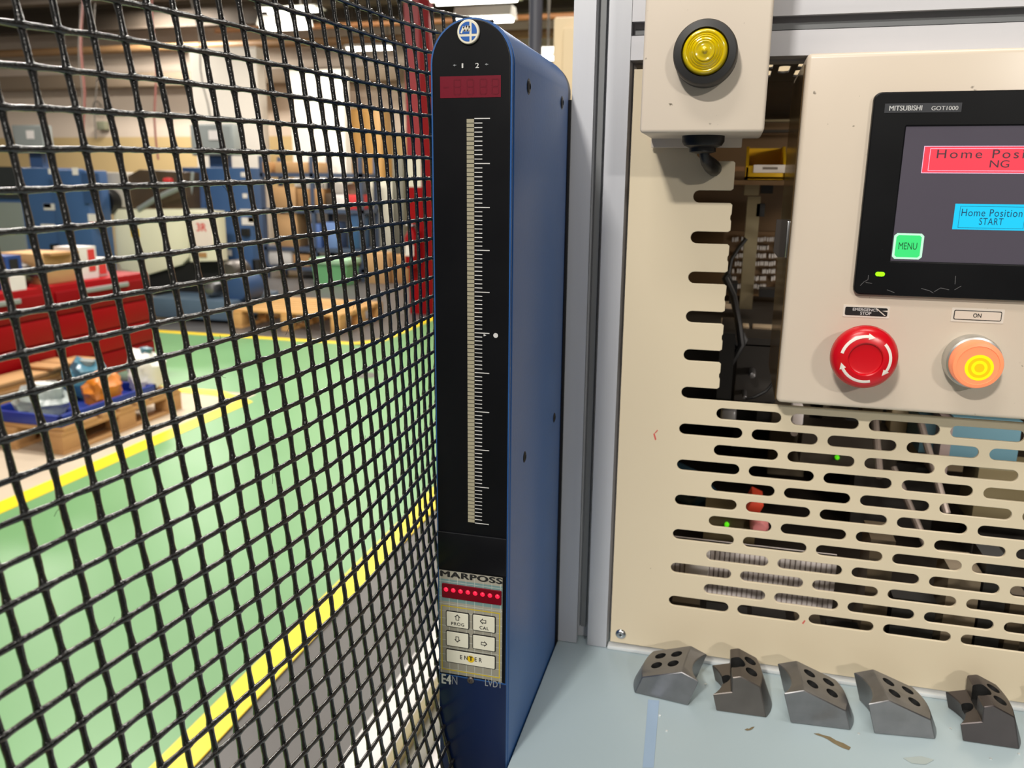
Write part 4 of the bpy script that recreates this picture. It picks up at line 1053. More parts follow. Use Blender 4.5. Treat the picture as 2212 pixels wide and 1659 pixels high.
# name strip on the bezel
NS = [at(x, y, YB) for x, y in ((1912, 224), (2076, 242))]
flat_poly('name_strip', mat('charcoal_strip', (48, 50, 56), rough=0.4), ts, [panel_rect(NS[0].x, NS[1].x, NS[1].z, NS[0].z)], YB, 0.0002)
text('strip_lettering', 'MITSUBISHI', M_PRINT, ts, px=(1921, 228, 1992, 239), Y=YB - 0.0002, bold=0.012)
text('strip_lettering', 'GOT1000', M_PRINT, ts, px=(2012, 229, 2070, 238), Y=YB - 0.0002, bold=0.004)
lp = at(1901, 592, YB)
place(curve_mesh([slot(lp.x, lp.z, 0.0056, 0.0028)], 0.0006), 'power_led', lit('lime_led', (140, 255, 0), 1.1), ts, FRONT, (0, YB - 0.0002, 0))
M_SCRATCH = mat('pale_scratch', (88, 88, 90), rough=0.6)
def scratch(pts, wd=0.00018):
    P_ = [at(x, y, YB) for x, y in pts]
    polys = []
    for a_, b2 in zip(P_, P_[1:]):
        d = Vector((b2.x - a_.x, b2.z - a_.z)); n = Vector((-d.y, d.x)).normalized() * wd
        polys.append([(a_.x - n.x, a_.z - n.y), (b2.x - n.x, b2.z - n.y), (b2.x + n.x, b2.z + n.y), (a_.x + n.x, a_.z + n.y)])
    return polys
flat_poly('scratches', M_SCRATCH, ts, scratch([(1858, 617), (1866, 609), (1875, 604)]) + scratch([(1875, 604), (1876, 594)]) + scratch([(1870, 610), (1884, 612)]) + scratch([(1990, 623), (2008, 628), (2016, 633)]) + scratch([(2018, 630), (2032, 622), (2050, 626)]) + scratch([(2062, 626), (2076, 618)]) + scratch([(2064, 596), (2063, 614)]) + scratch([(1916, 626), (1932, 632)]), YB, 0.0001)
tag(ts.children[-1], None, None, None, 'stuff')
# latch on the left side
l0, l1 = at(1678, 474, 0.592), at(1705, 556, 0.592)
bb = MB(); bb.prism([(l0.x, 0.592, l0.z), (XH0 - 0.0003, 0.592, l0.z), (XH0 - 0.0003, 0.592, l1.z), (l0.x + 0.0025, 0.592, l1.z), (l0.x - 0.0004, 0.592, l1.z + 0.0035)], (0, 0.004, 0)); bb.build('latch', mat('dark_latch_steel', (84, 78, 74), rough=0.35, metal=0.8), th)
box('latch_edge', M_CHROME, th, XH0 - 0.0022, XH0 - 0.0003, 0.588, 0.592, l1.z, l0.z - 0.001, 0.0004)
# emergency stop
ce = at(1869, 775, YH - 0.026)
prof_e = [(0.0115, 0.0), (0.0115, 0.012), (0.0165, 0.0125), (0.0196, 0.0155), (0.0205, 0.0195), (0.0197, 0.0236), (0.0175, 0.0262), (0.0145, 0.0276), (0.0108, 0.0282), (0.0102, 0.0278), (0.0098, 0.0262), (0.0085, 0.0258), (0, 0.0262)]
M_ES = mat('red_button', (206, 8, 26), rough=0.26, var=0.04, spec=0.55)
te_ = MB().lathe(prof_e, (ce.x, YH, ce.z), (0, -1, 0), 64).build('emergency_stop_button', M_ES, th)
def cap_h(r_):
    for (r0, h0), (r1, h1) in zip(prof_e[3:], prof_e[4:]):
        if r1 <= r_ <= r0: return h0 + (h1 - h0) * (r0 - r_) / max(r0 - r1, 1e-9)
    return prof_e[4][1]
def arc_arrow(a0, a1, rm=0.0146, wd=0.0009):
    """clockwise arrow from angle a0 to a1 (deg, seen from the front)"""
    V, F = [], []
    n = 14; sgn = -1 if a1 < a0 else 1
    def P_(r_, a_): return (ce.x + r_ * math.cos(a_), YH - cap_h(r_) - 0.00025, ce.z + r_ * math.sin(a_))
    head = math.radians(16) * sgn
    A0, A1 = math.radians(a0), math.radians(a1)
    for i in range(n + 1):
        a_ = A0 + (A1 - head - A0) * i / n
        V += [P_(rm - wd, a_), P_(rm, a_), P_(rm + wd, a_)]
        if i: k = 3 * i; F += [(k - 3, k, k + 1, k - 2), (k - 2, k + 1, k + 2, k - 1)]
    k = len(V)
    V += [P_(rm - 2.2 * wd, A1 - head), P_(rm + 2.2 * wd, A1 - head), P_(rm, A1), P_(rm, A1 - head)]
    F += [(k, k + 3, k + 2), (k + 3, k + 1, k + 2)]
    return V, F
V, F = [], []
for a0, a1 in ((168, 72), (44, -44), (-74, -168)):
    v, f = arc_arrow(a0, a1); F += [tuple(i + len(V) for i in q) for q in f]; V += v
me = bpy.data.meshes.new('turn_arrows'); off = base_of(th)
me.from_pydata([tuple(Vector(v) - off) for v in V], [], F)
bm_ = bmesh.new(); bm_.from_mesh(me)
for f_ in bm_.faces:
    f_.normal_update()
    if f_.normal.y > 0: f_.normal_flip()
bm_.to_mesh(me); bm_.free()
link('turn_arrows', me, mat('arrow_white', (238, 230, 222), rough=0.5), te_, None, 0)
# lit start button
cb = at(2101, 781, YH - 0.006)
tbn = MB().lathe([(0.0168, 0), (0.0168, 0.008), (0.0162, 0.0098), (0.0150, 0.0102), (0.0150, 0.004), (0, 0.004)], (cb.x, YH, cb.z), (0, -1, 0), 56).build('push_button_collar', mat('brushed_collar', (196, 196, 192), rough=0.3, metal=0.8), th)
M_OL = mat('salmon_lens', (250, 150, 104), rough=0.3, emit=0.28, ecol=(255, 130, 90), var=0.03)
MB().lathe([(0.0149, 0.004), (0.0149, 0.0172), (0.0142, 0.0186), (0.0122, 0.0190), (0.0120, 0.0184), (0, 0.0184)], (cb.x, YH, cb.z), (0, -1, 0), 56).build('lens', M_OL, tbn)
M_YG = lit('glowing_yellow', (255, 236, 0), 1.0, (120, 100, 0)); M_YG2 = lit('glowing_amber', (255, 205, 0), 0.85, (120, 90, 0))
for i, rr in enumerate((0.0082, 0.0064, 0.0046, 0.0028)):
    MB().lathe([(0, 0.0186 + i * 0.0002), (rr, 0.0186 + i * 0.0002)], (cb.x + 0.0008, YH, cb.z - 0.0014), (0, -1, 0), 36).build('glow_ring', M_YG2 if i % 2 else M_YG, tbn)
# label plates
def lab_plate(name, px, m, m_rim, rim):
    p0, p1 = at(px[0], px[1], YH), at(px[2], px[3], YH)
    x0, x1 = p0.x, p1.x; zc = (p0.z + p1.z) / 2; h = (at((px[0] + px[2]) / 2, px[1], YH).z - at((px[0] + px[2]) / 2, px[3], YH).z) / 2
    zc = (at((px[0] + px[2]) / 2, px[1], YH).z + at((px[0] + px[2]) / 2, px[3], YH).z) / 2
    o = place(curve_mesh([rrect(x0 - rim, x1 + rim, zc - h - rim, zc + h + rim, 0.0005)], 0.0004), name, m_rim, th, FRONT, (0, YH - 0.0002, 0))
    place(curve_mesh([rrect(x0, x1, zc - h, zc + h, 0.001)], 0.0003), 'plate_face', m, o, FRONT, (0, YH - 0.0005, 0))
    return o, x0, x1, zc, h
M_PLW = mat('plate_rim', (226, 216, 204), rough=0.4)
o, x0, x1, zc, h = lab_plate('stop_label_plate', (1826, 664, 1916, 682), mat('black_label', (24, 24, 26), rough=0.4), M_PLW, 0.0012)
text('label_lettering', 'EMERGENCY', M_PRINT, o, px=(1842, 666, 1898, 672), Y=YH - 0.0007, bold=0.012)
text('label_lettering', 'STOP', M_PRINT, o, px=(1858, 673.5, 1882, 680), Y=YH - 0.0007, bold=0.012)
flat_poly('label_scratch', M_PLW, o, [[(x1 - 0.0075, zc + h * 0.9), (x1 - 0.0067, zc + h * 0.9), (x1 - 0.0008, zc - h * 0.8), (x1 - 0.0018, zc - h * 0.8)], [(x1 - 0.0035, zc + h * .35), (x1, zc + h * .5), (x1, zc + h * .1)]], YH - 0.0007)
o, x0, x1, zc, h = lab_plate('on_label_plate', (2061, 671, 2162, 692), M_BLKPRINT, M_PLW, 0.0014)
place(curve_mesh([rrect(x0 + 0.0005, x1 - 0.0005, zc - h + 0.0005, zc + h - 0.0005, 0.0007)], 0.0002), 'plate_field', mat('ivory_plate', (224, 210, 196), rough=0.4), o, FRONT, (0, YH - 0.00075, 0))
text('label_lettering', 'ON', M_BLKPRINT, o, px=(2102, 677, 2120, 686), Y=YH - 0.0009, bold=0.01)

# ================================================================ blue measuring column
XG0, XG1, YG, ZGT = -0.1645, -0.118, 0.4416, EYE + 0.0862
RG = (XG1 - XG0) / 2; XGC = (XG0 + XG1) / 2; ZGC = ZGT - RG
tg = thing('measuring_column', (XGC, 0.52, EYE - 0.438), 'tall blue column gauge with black face and red display', 'gauge')
def arch(inset, zb, n=28, ztop_in=None):
    R_ = RG - inset; pts = [(XGC - R_, zb), (XGC + R_, zb)]
    for k in range(n + 1):
        a_ = math.pi * k / n; pts.append((XGC + R_ * math.cos(a_), ZGC + R_ * math.sin(a_)))
    return pts
def arch_body(name, m, inset, y0, y1, zb, bev=0.0012):
    b_ = MB(); pts = [(x, y0, z) for x, z in arch(inset, zb)]
    b_.prism(pts, (0, y1 - y0, 0), bev=bev); return b_.build(name, m, tg, None, 40)
ZB = EYE - 0.43
arch_body('housing', M_BLUE, 0.0, YG + 0.004, 0.592, ZB)
arch_body('front_rim', M_BLUE, 0.0004, YG + 0.0006, YG + 0.0034, ZB, 0.0008)
arch_body('rim_gap', M_BLUED, 0.0009, YG + 0.003, YG + 0.0045, ZB, 0)
arch_body('rear_cover', M_BLUED, 0.0006, 0.5935, 0.604, ZB, 0.001)
box('gap_filler', M_BLACK, tg, XG1 - 0.0004, XC - 0.0201, 0.5965, 0.6015, ZB, ZGC - 0.004)  # dark strip added to keep the gap beside the upright dark
box('mount_bracket', M_BLACK, tg, XG0 + 0.002, -0.1105, YG + 0.03, 0.60, ZB - 0.008, ZB, 0.001)
zk1, zk0 = (at(945, 1228, YG).z + at(1090, 1245, YG).z) / 2, at(1020, 1462, YG).z
zs = at(1020, 1155, YG).z
INS = 0.0013
YFc = YG                               # fascia front
fo = arch(INS, zk0 - 0.0012)
plate('fascia', M_BLACKP, tg, fo, YFc, 0.0018, (), 0.0005)
box('fascia_ledge', M_BLACKP, tg, XGC - RG + INS, XGC + RG - INS, YFc - 0.0006, YFc + 0.001, zk1 + 0.0005, zs, 0.0004)
flat_poly('seam', mat('seam_edge', (40, 41, 46), rough=0.3), tg, [[(XGC - RG + INS, zs + 0.0002), (XGC + RG - INS, zs + 0.0002), (XGC + RG - INS, zs - 0.0004), (XGC - RG + INS, zs - 0.0004)]], YFc - 0.0007)
box('lower_cover', M_BLUED, tg, XGC - RG + 0.0008, XGC + RG - 0.0008, YG + 0.0002, YG + 0.0025, ZB + 0.001, zk0 - 0.0022, 0.0006)
# badge
cbg = at(1013, 69.5, YFc)
Rb = 0.0061
tbg = MB().lathe([(Rb, 0.0), (Rb, 0.0012), (Rb * 0.95, 0.0016), (0, 0.0016)], (cbg.x, YFc, cbg.z), (0, -1, 0), 48).build('badge', mat('ivory_badge', (232, 226, 208), rough=0.35), tg)
M_BDG = mat('badge_blue', (28, 92, 178), rough=0.35)
YBd = YFc - 0.0016
def disc_sector(a0, a1, cx, cz, R_, chord=None, n=16):
    return [(cx + R_ * math.cos(math.radians(a0 + (a1 - a0) * k / n)), cz + R_ * math.sin(math.radians(a0 + (a1 - a0) * k / n))) for k in range(n + 1)]
Rr = Rb * 0.8
vx, hz, bw = 0.23 * Rb, -0.28 * Rb, 0.1 * Rb
# four blue fields left by the white cross (vertical bar right of centre, horizontal bar below centre)
def field(x0, x1, z0, z1):
    pts = []
    for k in range(90):
        a_ = 2 * math.pi * k / 90; x, z = Rr * math.cos(a_), Rr * math.sin(a_)
        pts.append((min(max(x, x0), x1), min(max(z, z0), z1)))
    # keep only points of the clipped disc
    res = []
    for x, z in pts:
        if x * x + z * z <= Rr * Rr * 1.0001: 
            if not res or (abs(res[-1][0] - x) + abs(res[-1][1] - z)) > 1e-7: res.append((x, z))
    return [(cbg.x + x, cbg.z + z) for x, z in res]
def clip(poly, f):
    outp = []
    for i in range(len(poly)):
        p, q = poly[i], poly[(i + 1) % len(poly)]; fp, fq = f(p), f(q)
        if fp >= 0: outp.append(p)
        if fp * fq < 0:
            t_ = fp / (fp - fq); outp.append((p[0] + (q[0] - p[0]) * t_, p[1] + (q[1] - p[1]) * t_))
    return outp
disc = [(Rr * math.cos(2 * math.pi * k / 72), Rr * math.sin(2 * math.pi * k / 72)) for k in range(72)]
fields = []
for fx in (lambda p: (vx - bw) - p[0], lambda p: p[0] - (vx + bw)):
    for fz in (lambda p: p[1] - (hz + bw), lambda p: (hz - bw) - p[1]):
        q = clip(clip(disc, fx), fz)
        if len(q) > 2: fields.append([(cbg.x + x, cbg.z + z) for x, z in q])
flat_poly('badge_field', M_BDG, tbg, fields, YBd, 0.0001)
zig = [(-0.62, -0.12), (-0.40, 0.42), (-0.28, 0.02), (-0.12, 0.5), (-0.02, 0.02), (0.12, 0.46), (0.16, 0.1)]
pz = []
for (xa_, za_), (xb_, zb_) in zip(zig, zig[1:]):
    d = Vector((xb_ - xa_, zb_ - za_)); n = Vector((-d.y, d.x)).normalized() * 0.075
    pz.append([(cbg.x + Rb * x, cbg.z + Rb * z) for x, z in ((xa_ - n.x, za_ - n.y), (xb_ - n.x, zb_ - n.y), (xb_ + n.x, zb_ + n.y), (xa_ + n.x, za_ + n.y))])
flat_poly('badge_zigzag', MATS['ivory_badge'], tbg, pz, YBd, 0.0002)
# channel numbers
text('channel_number', '1', M_PRINT, tg, px=(997.5, 137, 1001, 147), Y=YFc, bold=0.01)
text('channel_number', '2', M_PRINT, tg, px=(1027, 136, 1035, 147), Y=YFc, bold=0.01)
for x, y in ((982, 141), (1051, 139)):
    p = at(x, y, YFc)
    flat_poly('arrow_print', M_PRINTG, tg, [[(p.x - 0.0009, p.z), (p.x + 0.0002, p.z + 0.0006), (p.x + 0.0002, p.z - 0.0006)], [(p.x + 0.0002, p.z + 0.0002), (p.x + 0.0010, p.z + 0.0002), (p.x + 0.0010, p.z - 0.0002), (p.x + 0.0002, p.z - 0.0002)]], YFc)
# numeric display
d0, d1 = at(951, 188, YFc).x, at(1082, 188, YFc).x; dz1, dz0 = at(1016, 164, YFc).z, at(1016, 211, YFc).z
box('numeric_display', M_REDWIN, tg, d0, d1, YFc - 0.0002, YFc + 0.001, dz0, dz1)
def seven(cx, cz, w_, h_, t_):
    P_ = []
    for x, z, hor in ((0, h_, 1), (0, 0, 1), (0, -h_, 1), (-w_, h_ / 2, 0), (w_, h_ / 2, 0), (-w_, -h_ / 2, 0), (w_, -h_ / 2, 0)):
        L_ = (w_ if hor else h_ / 2) - t_ * 0.7
        P_.append([(cx + x - L_, cz + z - t_), (cx + x + L_, cz + z - t_), (cx + x + L_, cz + z + t_), (cx + x - L_, cz + z + t_)] if hor else [(cx + x - t_, cz + z - L_), (cx + x + t_, cz + z - L_), (cx + x + t_, cz + z + L_), (cx + x - t_, cz + z + L_)])
    return P_
dg = []
for xp in (988, 1016, 1044, 1070):
    dg += seven(at(xp, 188, YFc).x, (dz0 + dz1) / 2, 0.0018, 0.0038, 0.00035)
dg += [seven(at(964, 188, YFc).x, (dz0 + dz1) / 2, 0.0018, 0.0038, 0.00035)[1]]
flat_poly('unlit_digits', M_REDWIN2, tg, dg, YFc - 0.0002, 0.0001)
# bar graph
bx_a, bx_b = at(1008, 400, YFc).x, at(1025, 400, YFc).x
zb1_, zb0_ = at(1034, 256, YFc).z, at(1040, 1131, YFc).z
bx_a = (at(1007.5, 258, YFc).x + at(1012, 1128, YFc).x) / 2; bx_b = (at(1023.5, 258, YFc).x + at(1026, 1128, YFc).x) / 2
NSEG = 100; pitch = (zb1_ - zb0_) / NSEG
seg0 = box('bar_segment', M_SEG, tg, bx_a, bx_b, YFc - 0.0003, YFc + 0.0008, zb0_ + pitch * 0.08, zb0_ + pitch * 0.92)
for k in range(1, NSEG):
    s_ = seg0.copy(); COL.objects.link(s_); s_.location = (0, 0, pitch * k)
    if k == 50: s_.scale = (1, 1, 1)
tk = []
xt0 = bx_b + 0.0002; xs_, xl2 = at(1042, 500, YFc).x, at(1058, 500, YFc).x
for k in range(NSEG + 1):
    z_ = zb0_ + pitch * k; hgt = 0.00026
    tk.append([(xt0, z_ - hgt), (xl2 if k % 10 == 0 else xs_, z_ - hgt), (xl2 if k % 10 == 0 else xs_, z_ + hgt), (xt0, z_ + hgt)])
flat_poly('scale_ticks', M_PRINT, tg, tk, YFc, 0.0002)
pd = at(1071, 724.5, YFc)
MB().lathe([(0, 0.0003), (0.0014, 0.0003)], (pd.x, YFc, pd.z), (0, -1, 0), 24).build('zero_dot', M_PRINT, tg)
pa = at(1048, 724, YFc)
flat_poly('zero_arrow', M_PRINT, tg, [[(pa.x - 0.0008, pa.z - 0.0007), (pa.x + 0.0008, pa.z), (pa.x - 0.0008, pa.z + 0.0007)]], YFc, 0.00035)
# keypad
kx0, kx1 = XGC - RG + INS + 0.0004, XGC + RG - INS - 0.0022
tkp = box('keypad', M_GREYPAD, tg, kx0, kx1, YFc - 0.0004, YFc + 0.001, zk0, zk1 - 0.0008, 0.0003)
YK = YFc - 0.0004
def kp(x, y): p = at(x, y, YK); return p.x, p.z
gr = []
ncol = 8
for i in range(ncol):
    x = kx0 + 0.0012 + (kx1 - kx0 - 0.0024) * i / (ncol - 1)
    gr.append([(x - 0.00012, zk0), (x + 0.00012, zk0), (x + 0.00012, zk1 - 0.001), (x - 0.00012, zk1 - 0.001)])
z_ = zk1 - 0.008
while z_ > zk0 + 0.001:
    gr.append([(kx0, z_ - 0.00012), (kx1, z_ - 0.00012), (kx1, z_ + 0.00012), (kx0, z_ + 0.00012)]); z_ -= 0.0051
za_, zb_ = at(1018, 1258, YK).z, at(1018, 1306, YK).z
flat_poly('teal_band', M_TEALPAD, tkp, [panel_rect(kx0, kx1, zb_, za_)], YK, 0.00008)
flat_poly('grid_print', M_GRIDP, tkp, gr, YK, 0.00015)
text('maker_lettering', 'MARPOSS', M_BLKPRINT, tkp, rect=(at(951, 1236, YK).x, at(1086, 1251, YK).x, at(1018, 1253, YK).z, at(1018, 1240, YK).z), Y=YK - 0.0001, bold=0.03, spacing=1.1)
# LED window
lx0, lx1 = at(955, 1276, YK).x, at(1084, 1286, YK).x; lz1, lz0 = at(1018, 1267, YK).z, at(1018, 1298, YK).z
twd = place(curve_mesh([rrect(lx0, lx1, lz0, lz1, 0.0008)], 0.0012, 0.0003), 'status_window', mat('deep_red_window', (104, 2, 22), rough=0.25), tkp, FRONT, (0, YK - 0.0002, 0))
M_LED = lit('red_led', (255, 24, 60), 1.5, (120, 0, 20))
led0 = None
for k in range(8):
    x = lx0 + (lx1 - lx0) * (k + 0.6) / 8.15
    o = MB().lathe([(0.0015, 0.0), (0.0013, 0.0003), (0.0007, 0.0007), (0, 0.0008)], (x, YK - 0.0007, lz1 - (lz1 - lz0) * 0.4), (0, -1, 0), 20).build('status_led', M_LED, twd)
# yellow frame
fz1, fz0 = at(1018, 1315, YK).z, at(1018, 1455, YK).z
flat_poly('frame_print', M_YPRINT, tkp, rect_frame(kx0 + 0.0012, kx1 - 0.0012, fz0, fz1, 0.0007), YK, 0.0003)
def key(px, arrow=None, txt=None):
    ym = (px[1] + px[3]) / 2; xm = (px[0] + px[2]) / 2
    x0, x1 = at(px[0], ym, YK).x, at(px[2], ym, YK).x; z1, z0 = at(xm, px[1], YK).z, at(xm, px[3], YK).z
    o = place(curve_mesh([rrect(x0, x1, z0, z1, 0.0009)], 0.0006), 'key', M_BLKPRINT, tkp, FRONT, (0, YK - 0.0003, 0))
    place(curve_mesh([rrect(x0 + 0.0005, x1 - 0.0005, z0 + 0.0005, z1 - 0.0005, 0.0006)], 0.0008, 0.0002), 'key_cap', M_KEY, o, FRONT, (0, YK - 0.0005, 0))
    yk = YK - 0.0009
    if arrow:
        cx, cz, ang = arrow
        base = [(0, 1.0), (0.9, 0.15), (0.5, 0.15), (0.5, -0.8), (-0.5, -0.8), (-0.5, 0.15), (-0.9, 0.15)]
        inner = [(0, 0.66), (0.45, 0.28), (0.32, 0.28), (0.32, -0.62), (-0.32, -0.62), (-0.32, 0.28), (-0.45, 0.28)]
        s_ = 0.0023; ca, sa = math.cos(math.radians(ang)), math.sin(math.radians(ang))
        tr = lambda L_: [(cx + s_ * (x * ca - z * sa), cz + s_ * (x * sa + z * ca)) for x, z in L_]
        place(curve_mesh([tr(base), tr(inner)], 0.0001), 'key_arrow', M_BLKPRINT, o, FRONT, (0, yk - 0.0001, 0))
    if txt:
        for body, tp_ in txt:
            text('key_lettering', body, M_BLKPRINT, o, px=tp_, Y=yk, bold=0.012, spacing=1.7 if body == 'ENTER' else 1.15)
    return o, x0, x1, z0, z1, yk
def ar(x, y, ang): p = at(x, y, YK); return (p.x, p.z, ang)
key((964, 1321, 1014, 1355.5), ar(989, 1333, 0), [('PROG', (975, 1344.5, 1003, 1351.5))])
key((1021, 1328, 1071, 1364), ar(1045, 1341, 90), [('CAL', (1036, 1353, 1056, 1360))])
key((964, 1364, 1014, 1397), ar(989, 1379, 180))
key((1021, 1372, 1071, 1404), ar(1046, 1389, -90))
o, x0, x1, z0, z1, yk = key((964, 1408, 1071, 1437), None, [('ENTER', (994, 1418, 1041, 1427))])
pc = at(1018, 1422, YK)
MB().lathe([(0, 0.0002), (0.0024, 0.0002)], (pc.x, yk, pc.z), (0, -1, 0), 24).build('yellow_dot', mat('yellow_dot_print', (214, 180, 20), rough=0.5), o)
text('key_lettering', 'T', M_BLKPRINT, o, px=(1013, 1418, 1021, 1427), Y=yk - 0.0003, bold=0.01)
# lower cover lettering and screw
YL = YG + 0.0002
text('model_lettering', 'E4', M_GRIDP, tg, px=(954, 1456, 975, 1477), Y=YL, bold=0.02)
text('model_lettering', 'N', M_PRINTG, tg, px=(977, 1460, 988, 1478), Y=YL, bold=0.0)
text('model_lettering', 'LVDT', M_PRINTG, tg, px=(1048, 1470, 1085, 1484), Y=YL, bold=0.005)
ps = at(1017, 1469, YL)
sc = MB().lathe([(0.0023, 0), (0.0023, 0.0006), (0.0018, 0.0011), (0.0010, 0.0012), (0.0009, 0.0002), (0, 0.0002)], (ps.x, YL, ps.z), (0, -1, 0), 24).build('screw', M_STEELD, tg)
# side screws in recesses
for (y_, dz) in ((0.4767, 0.0546), (0.5711, 0.0546), (0.4789, -0.1675), (0.5686, -0.1662)):
    z_ = EYE + dz
    big = dz > 0
    R_ = 0.0036 if big else 0.003
    MB().lathe([(R_ * 1.2, -0.0002), (R_ * 1.2, 0.0002), (R_, 0.0002), (R_ * 0.9, -0.0012 + 0.0018), (R_ * 0.5, 0.0009), (R_ * 0.4, 0.0003), (0, 0.0003)], (XG1, y_, z_), (1, 0, 0), 24).build('screw', M_DARK if not big else mat('blackened_screw', (40, 42, 46), rough=0.35, metal=0.7), tg)

# ================================================================ steel jaws on the table
def jaw_mesh(profile, W, cL, cR, holes, bore=None):
    """profile: list of (s, h) around the front face, clockwise from bottom-left; extruded W along depth with curved ends"""
    smax = max(s for s, h in profile); smin = min(s for s, h in profile)
    nt_ = 12
    bm_ = bmesh.new(); rings = []
    mid0, mid1 = smin + (smax - smin) * 0.30, smin + (smax - smin) * 0.72
    for j in range(nt_ + 1):
        tau = j / nt_; bul = 1 - (2 * tau - 1) ** 2
        ring = []
        for s, h in profile:
            k = cL * max(0, (mid0 - s) / (mid0 - smin)) if s < mid0 else cR * max(0, (s - mid1) / (smax - mid1))
            k = cL if (s - smin) < 0.35 * (mid0 - smin) + 1e-9 and s < mid0 else k
            ring.append(bm_.verts.new((s + k * bul, W * tau, h)))
        rings.append(ring)
    n = len(profile)
    for a_, b2 in zip(rings, rings[1:]):
        for i in range(n):
            bm_.faces.new([a_[i], a_[(i + 1) % n], b2[(i + 1) % n], b2[i]])
    bm_.faces.new(rings[0]); bm_.faces.new(rings[-1][::-1])
    bmesh.ops.recalc_face_normals(bm_, faces=bm_.faces[:])
    es = [e for e in bm_.edges if len(e.link_faces) == 2 and e.calc_face_angle(0) > 0.3]
    bmesh.ops.bevel(bm_, geom=es, offset=0.0006, segments=1, affect='EDGES', profile=0.5)
    me_ = bpy.data.meshes.new('jaw'); bm_.to_mesh(me_); bm_.free()
    me_.materials.append(M_STEEL); me_.materials.append(M_DARK)
    o = bpy.data.objects.new('tmpjaw', me_); COL.objects.link(o)
    cut = MB()
    for c_, ax, R_, dep in holes:
        ax = Vector(ax).normalized()
        cut.lathe([(0, -dep), (R_, -dep), (R_, 0.006), (0, 0.006)], c_, ax, 24)
    bmesh.ops.recalc_face_normals(cut.bm, faces=cut.bm.faces[:])
    mc = bpy.data.meshes.new('cut'); cut.bm.to_mesh(mc); cut.bm.free()
    mc.materials.append(M_STEEL); mc.materials.append(M_DARK)
    for p in mc.polygons: p.material_index = 1
    oc = bpy.data.objects.new('tmpcut', mc); COL.objects.link(oc)
    md = o.modifiers.new('b', 'BOOLEAN'); md.operation = 'DIFFERENCE'; md.object = oc; md.solver = 'EXACT'
    dg_ = bpy.context.evaluated_depsgraph_get()
    res = bpy.data.meshes.new_from_object(o.evaluated_get(dg_))
    bpy.data.objects.remove(o, do_unlink=True); bpy.data.objects.remove(oc, do_unlink=True)
    res.shade_smooth(); res.set_sharp_from_angle(angle=math.radians(24))
    return res
mm_ = 0.001
PA = [(0, 0), (-6.7, 22.6), (6.8, 26.8), (35.5, 14.7), (40, 0)]
PA = [(s * mm_, h * mm_) for s, h in PA]
def slope_holes(p0, p1, W, fr, R_):
    d = Vector((p1[0] - p0[0], 0, p1[1] - p0[1])); n = Vector((-d.z, 0, d.x)).normalized()
    if n.z < 0: n = -n
    out_ = []
    for f_ in fr:
        for tau in (0.36, 0.72):
            out_.append((Vector((p0[0], W * tau, p0[1])) + d * f_, n, R_, 0.009))
    return out_
W_ = 0.038
jawA = jaw_mesh(PA, W_, 0.0075, 0.0055, slope_holes(PA[2], PA[3], W_, (0.27, 0.74), 0.0043))
PB = [(s * mm_, h * mm_) for s, h in [(0, 0), (-3.4, 13), (9.8, 16.8), (9.2, 28.4), (15.3, 30.1), (28.8, 23.8), (34.8, 0)]]
d_ = Vector((PB[5][0] - PB[4][0], 0, PB[5][1] - PB[4][1])); n_ = Vector((-d_.z, 0, d_.x)).normalized()
hb = [(Vector((PB[4][0], W_ * tau, PB[4][1])) + d_ * 0.58, n_, 0.0045, 0.009) for tau in (0.34, 0.72)]
hb += [(Vector((0.0045, W_ * 0.5, 0.0155)), Vector((-0.25, 0, 1)), 0.0052, 0.007), (Vector((0.0125, W_ * 0.5, 0.029)), Vector((0, 0, 1)), 0.0068, 0.012)]
jawB = jaw_mesh(PB, W_, 0.0075, 0.0055, hb)
# mirrored A
PAm = [(0, 0), (4.9, 14.5), (33.4, 26.0), (46.2, 21.6), (39.6, 0)]
PAm = [(s * mm_, h * mm_) for s, h in PAm]
jawM = jaw_mesh(PAm, W_, -0.0045, -0.0075, slope_holes(PAm[2], PAm[1], W_, (0.30, 0.72), 0.0043))
for name, me_, xy, ang, lab in (
        ('clamp_jaw', jawM, (-0.0469, 0.5428), -7, 'steel jaw nearest the aluminium upright, four holes sloping left'),
        ('clamp_jaw', jawB, (0.0122, 0.5374), 2.5, 'stepped dark steel jaw, second from the aluminium upright'),
        ('clamp_jaw', jawA, (0.0633, 0.5376), 4, 'steel jaw with four holes, third from the aluminium upright'),
        ('clamp_jaw', jawA, (0.1186, 0.5411), 7.0, 'steel jaw with four holes, fourth from the aluminium upright'),
        ('clamp_jaw', jawB, (0.176, 0.549), 1.5, 'stepped black steel jaw near the lower right corner'),
        ('clamp_jaw', jawA, (0.236, 0.553), 4, 'steel jaw mostly cut off by the right edge')):
    o = bpy.data.objects.new(name, me_ if lab.find('stepped') < 0 else me_.copy()); COL.objects.link(o)
    o.location = (xy[0], xy[1], ZT + 0.0002); o.rotation_euler = (0, 0, math.radians(ang))
    if 'stepped' in lab: o.data.materials[0] = M_STEELD if 'dark' in lab else mat('blackened_steel', (92, 86, 86), rough=0.36, metal=0.85, var=0.15, scale=60)
    tag(o, lab, 'jaw', 'steel jaws on the table')

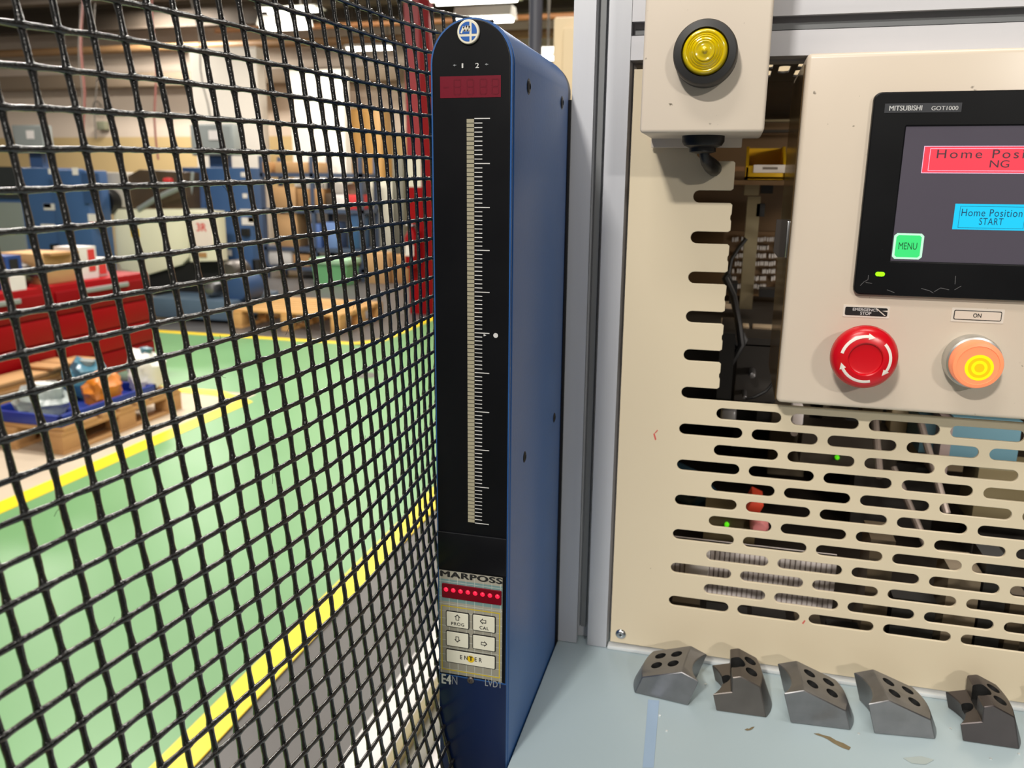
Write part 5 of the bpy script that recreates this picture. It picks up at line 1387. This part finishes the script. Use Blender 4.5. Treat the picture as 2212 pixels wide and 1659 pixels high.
# ================================================================ mesh guard
TERMS = [(0, 0), (0, 1), (0, 2), (0, 3), (1, 0), (1, 1), (1, 2), (1, 3), (2, 0), (2, 1), (2, 2), (3, 0), (3, 1), (4, 0)]
Q = [[-0.19167, 0.34717, -0.0741], [0.014, 0.00318, -0.16137], [-0.00101, -0.00078, 0.00141], [0.00142, 0.00042, -0.00086], [0.01311, 0.16602, 0.00358], [-0.00933, -0.0001, -0.00016], [-0.00019, -0.00019, -4e-05], [0.00394, -0.00044, 0.00049], [-0.0171, 0.00087, -0.00159], [-0.00318, 0.00027, -0.00043], [0.0013, -0.00018, -0.00011], [0.00111, -0.00103, 0.00039], [-0.00338, 0.00094, -0.00054], [0.00539, -0.00029, 0.0003]]
def sag(u, v):
    a_, b2 = (u - 10) / 13, (v - 10) / 13
    p = Vector((0, 0, EYE))
    for (i, j), q in zip(TERMS, Q):
        p += Vector(q) * (a_ ** i * b2 ** j)
    return p
U0, U1, V0, V1 = -11, 29, -4, 38
g0 = sag(12, 38)
tm = thing('mesh_guard', (g0.x, g0.y, g0.z), 'black coated wire mesh guard bulging left of the blue gauge', 'mesh guard')
rnd = random.Random(3)
def nrm(u, v):
    a_ = sag(u + .3, v) - sag(u - .3, v); b2 = sag(u, v + .3) - sag(u, v - .3)
    return a_.cross(b2).normalized()
def wire(fixed, along_u):
    pts, rad = [], []
    lo, hi = (U0, U1) if along_u else (V0, V1)
    j1 = rnd.uniform(0, 6); j2 = rnd.uniform(0, 6)
    steps = (hi - lo) * 6
    for k in range(steps + 1):
        s_ = lo + k / 6
        u, v = (s_, fixed) if along_u else (fixed, s_)
        p = sag(u, v); n = nrm(u, v)
        p = p + n * ((-0.0007 if along_u else 0.0006))          # long wires lie on the uprights, fused by the coating
        wob = 0.00010 * math.sin(s_ * 1.7 + j1) + 0.00005 * math.sin(s_ * 4.1 + j2)
        p = p + Vector((0, 0, wob)) if along_u else p + Vector((wob * 0.5, wob, 0))
        pts.append(p)
        ph = k % 6
        r_ = 0.00108 if along_u else 0.00116
        r_ *= {0: 1.34, 1: 1.08, 5: 1.08}.get(ph, 1.0)
        rad.append(r_ * (1 + 0.06 * math.sin(s_ * 9.3 + j2)))
    return MB().tube(pts, rad, 8)
for v in range(V0, V1 + 1):
    wire(v, True).build('long_wire', M_WIRE, tm, None, 60)
for u in range(U0, U1 + 1):
    wire(u, False).build('upright_wire', M_WIRE, tm, None, 60)
# lint caught on the wires
b_ = MB()
for k in range(190):
    u = rnd.uniform(-2, 27); v = rnd.choice([rnd.randint(9, 32), rnd.randint(V0, 30)]); 
    if rnd.random() < 0.5: u = round(u)
    else: v = v + 0.0
    p = sag(u, v) + Vector((0, 0, -0.0011))
    L_ = rnd.uniform(0.002, 0.006); a_ = rnd.uniform(0, 6.28)
    q = [p]
    for s_ in range(3):
        a_ += rnd.uniform(-.9, .9)
        q.append(q[-1] + Vector((rnd.uniform(-.3, .3), math.cos(a_), math.sin(a_))) * L_ / 3)
    b_.tube(q, 0.00009, 3, cap=False)
tag(b_.build('lint', mat('dark_lint', (40, 34, 30), rough=0.9), tm, None, 0), None, None, None, 'stuff')
# edge post that carries the mesh behind the gauge
pe = sag(28.6, 10)
box('edge_post', M_BLACK, tm, pe.x - 0.006, pe.x + 0.012, pe.y + 0.002, pe.y + 0.022, EYE - 0.46, EYE + 0.045)
bpy.context.view_layer.update()
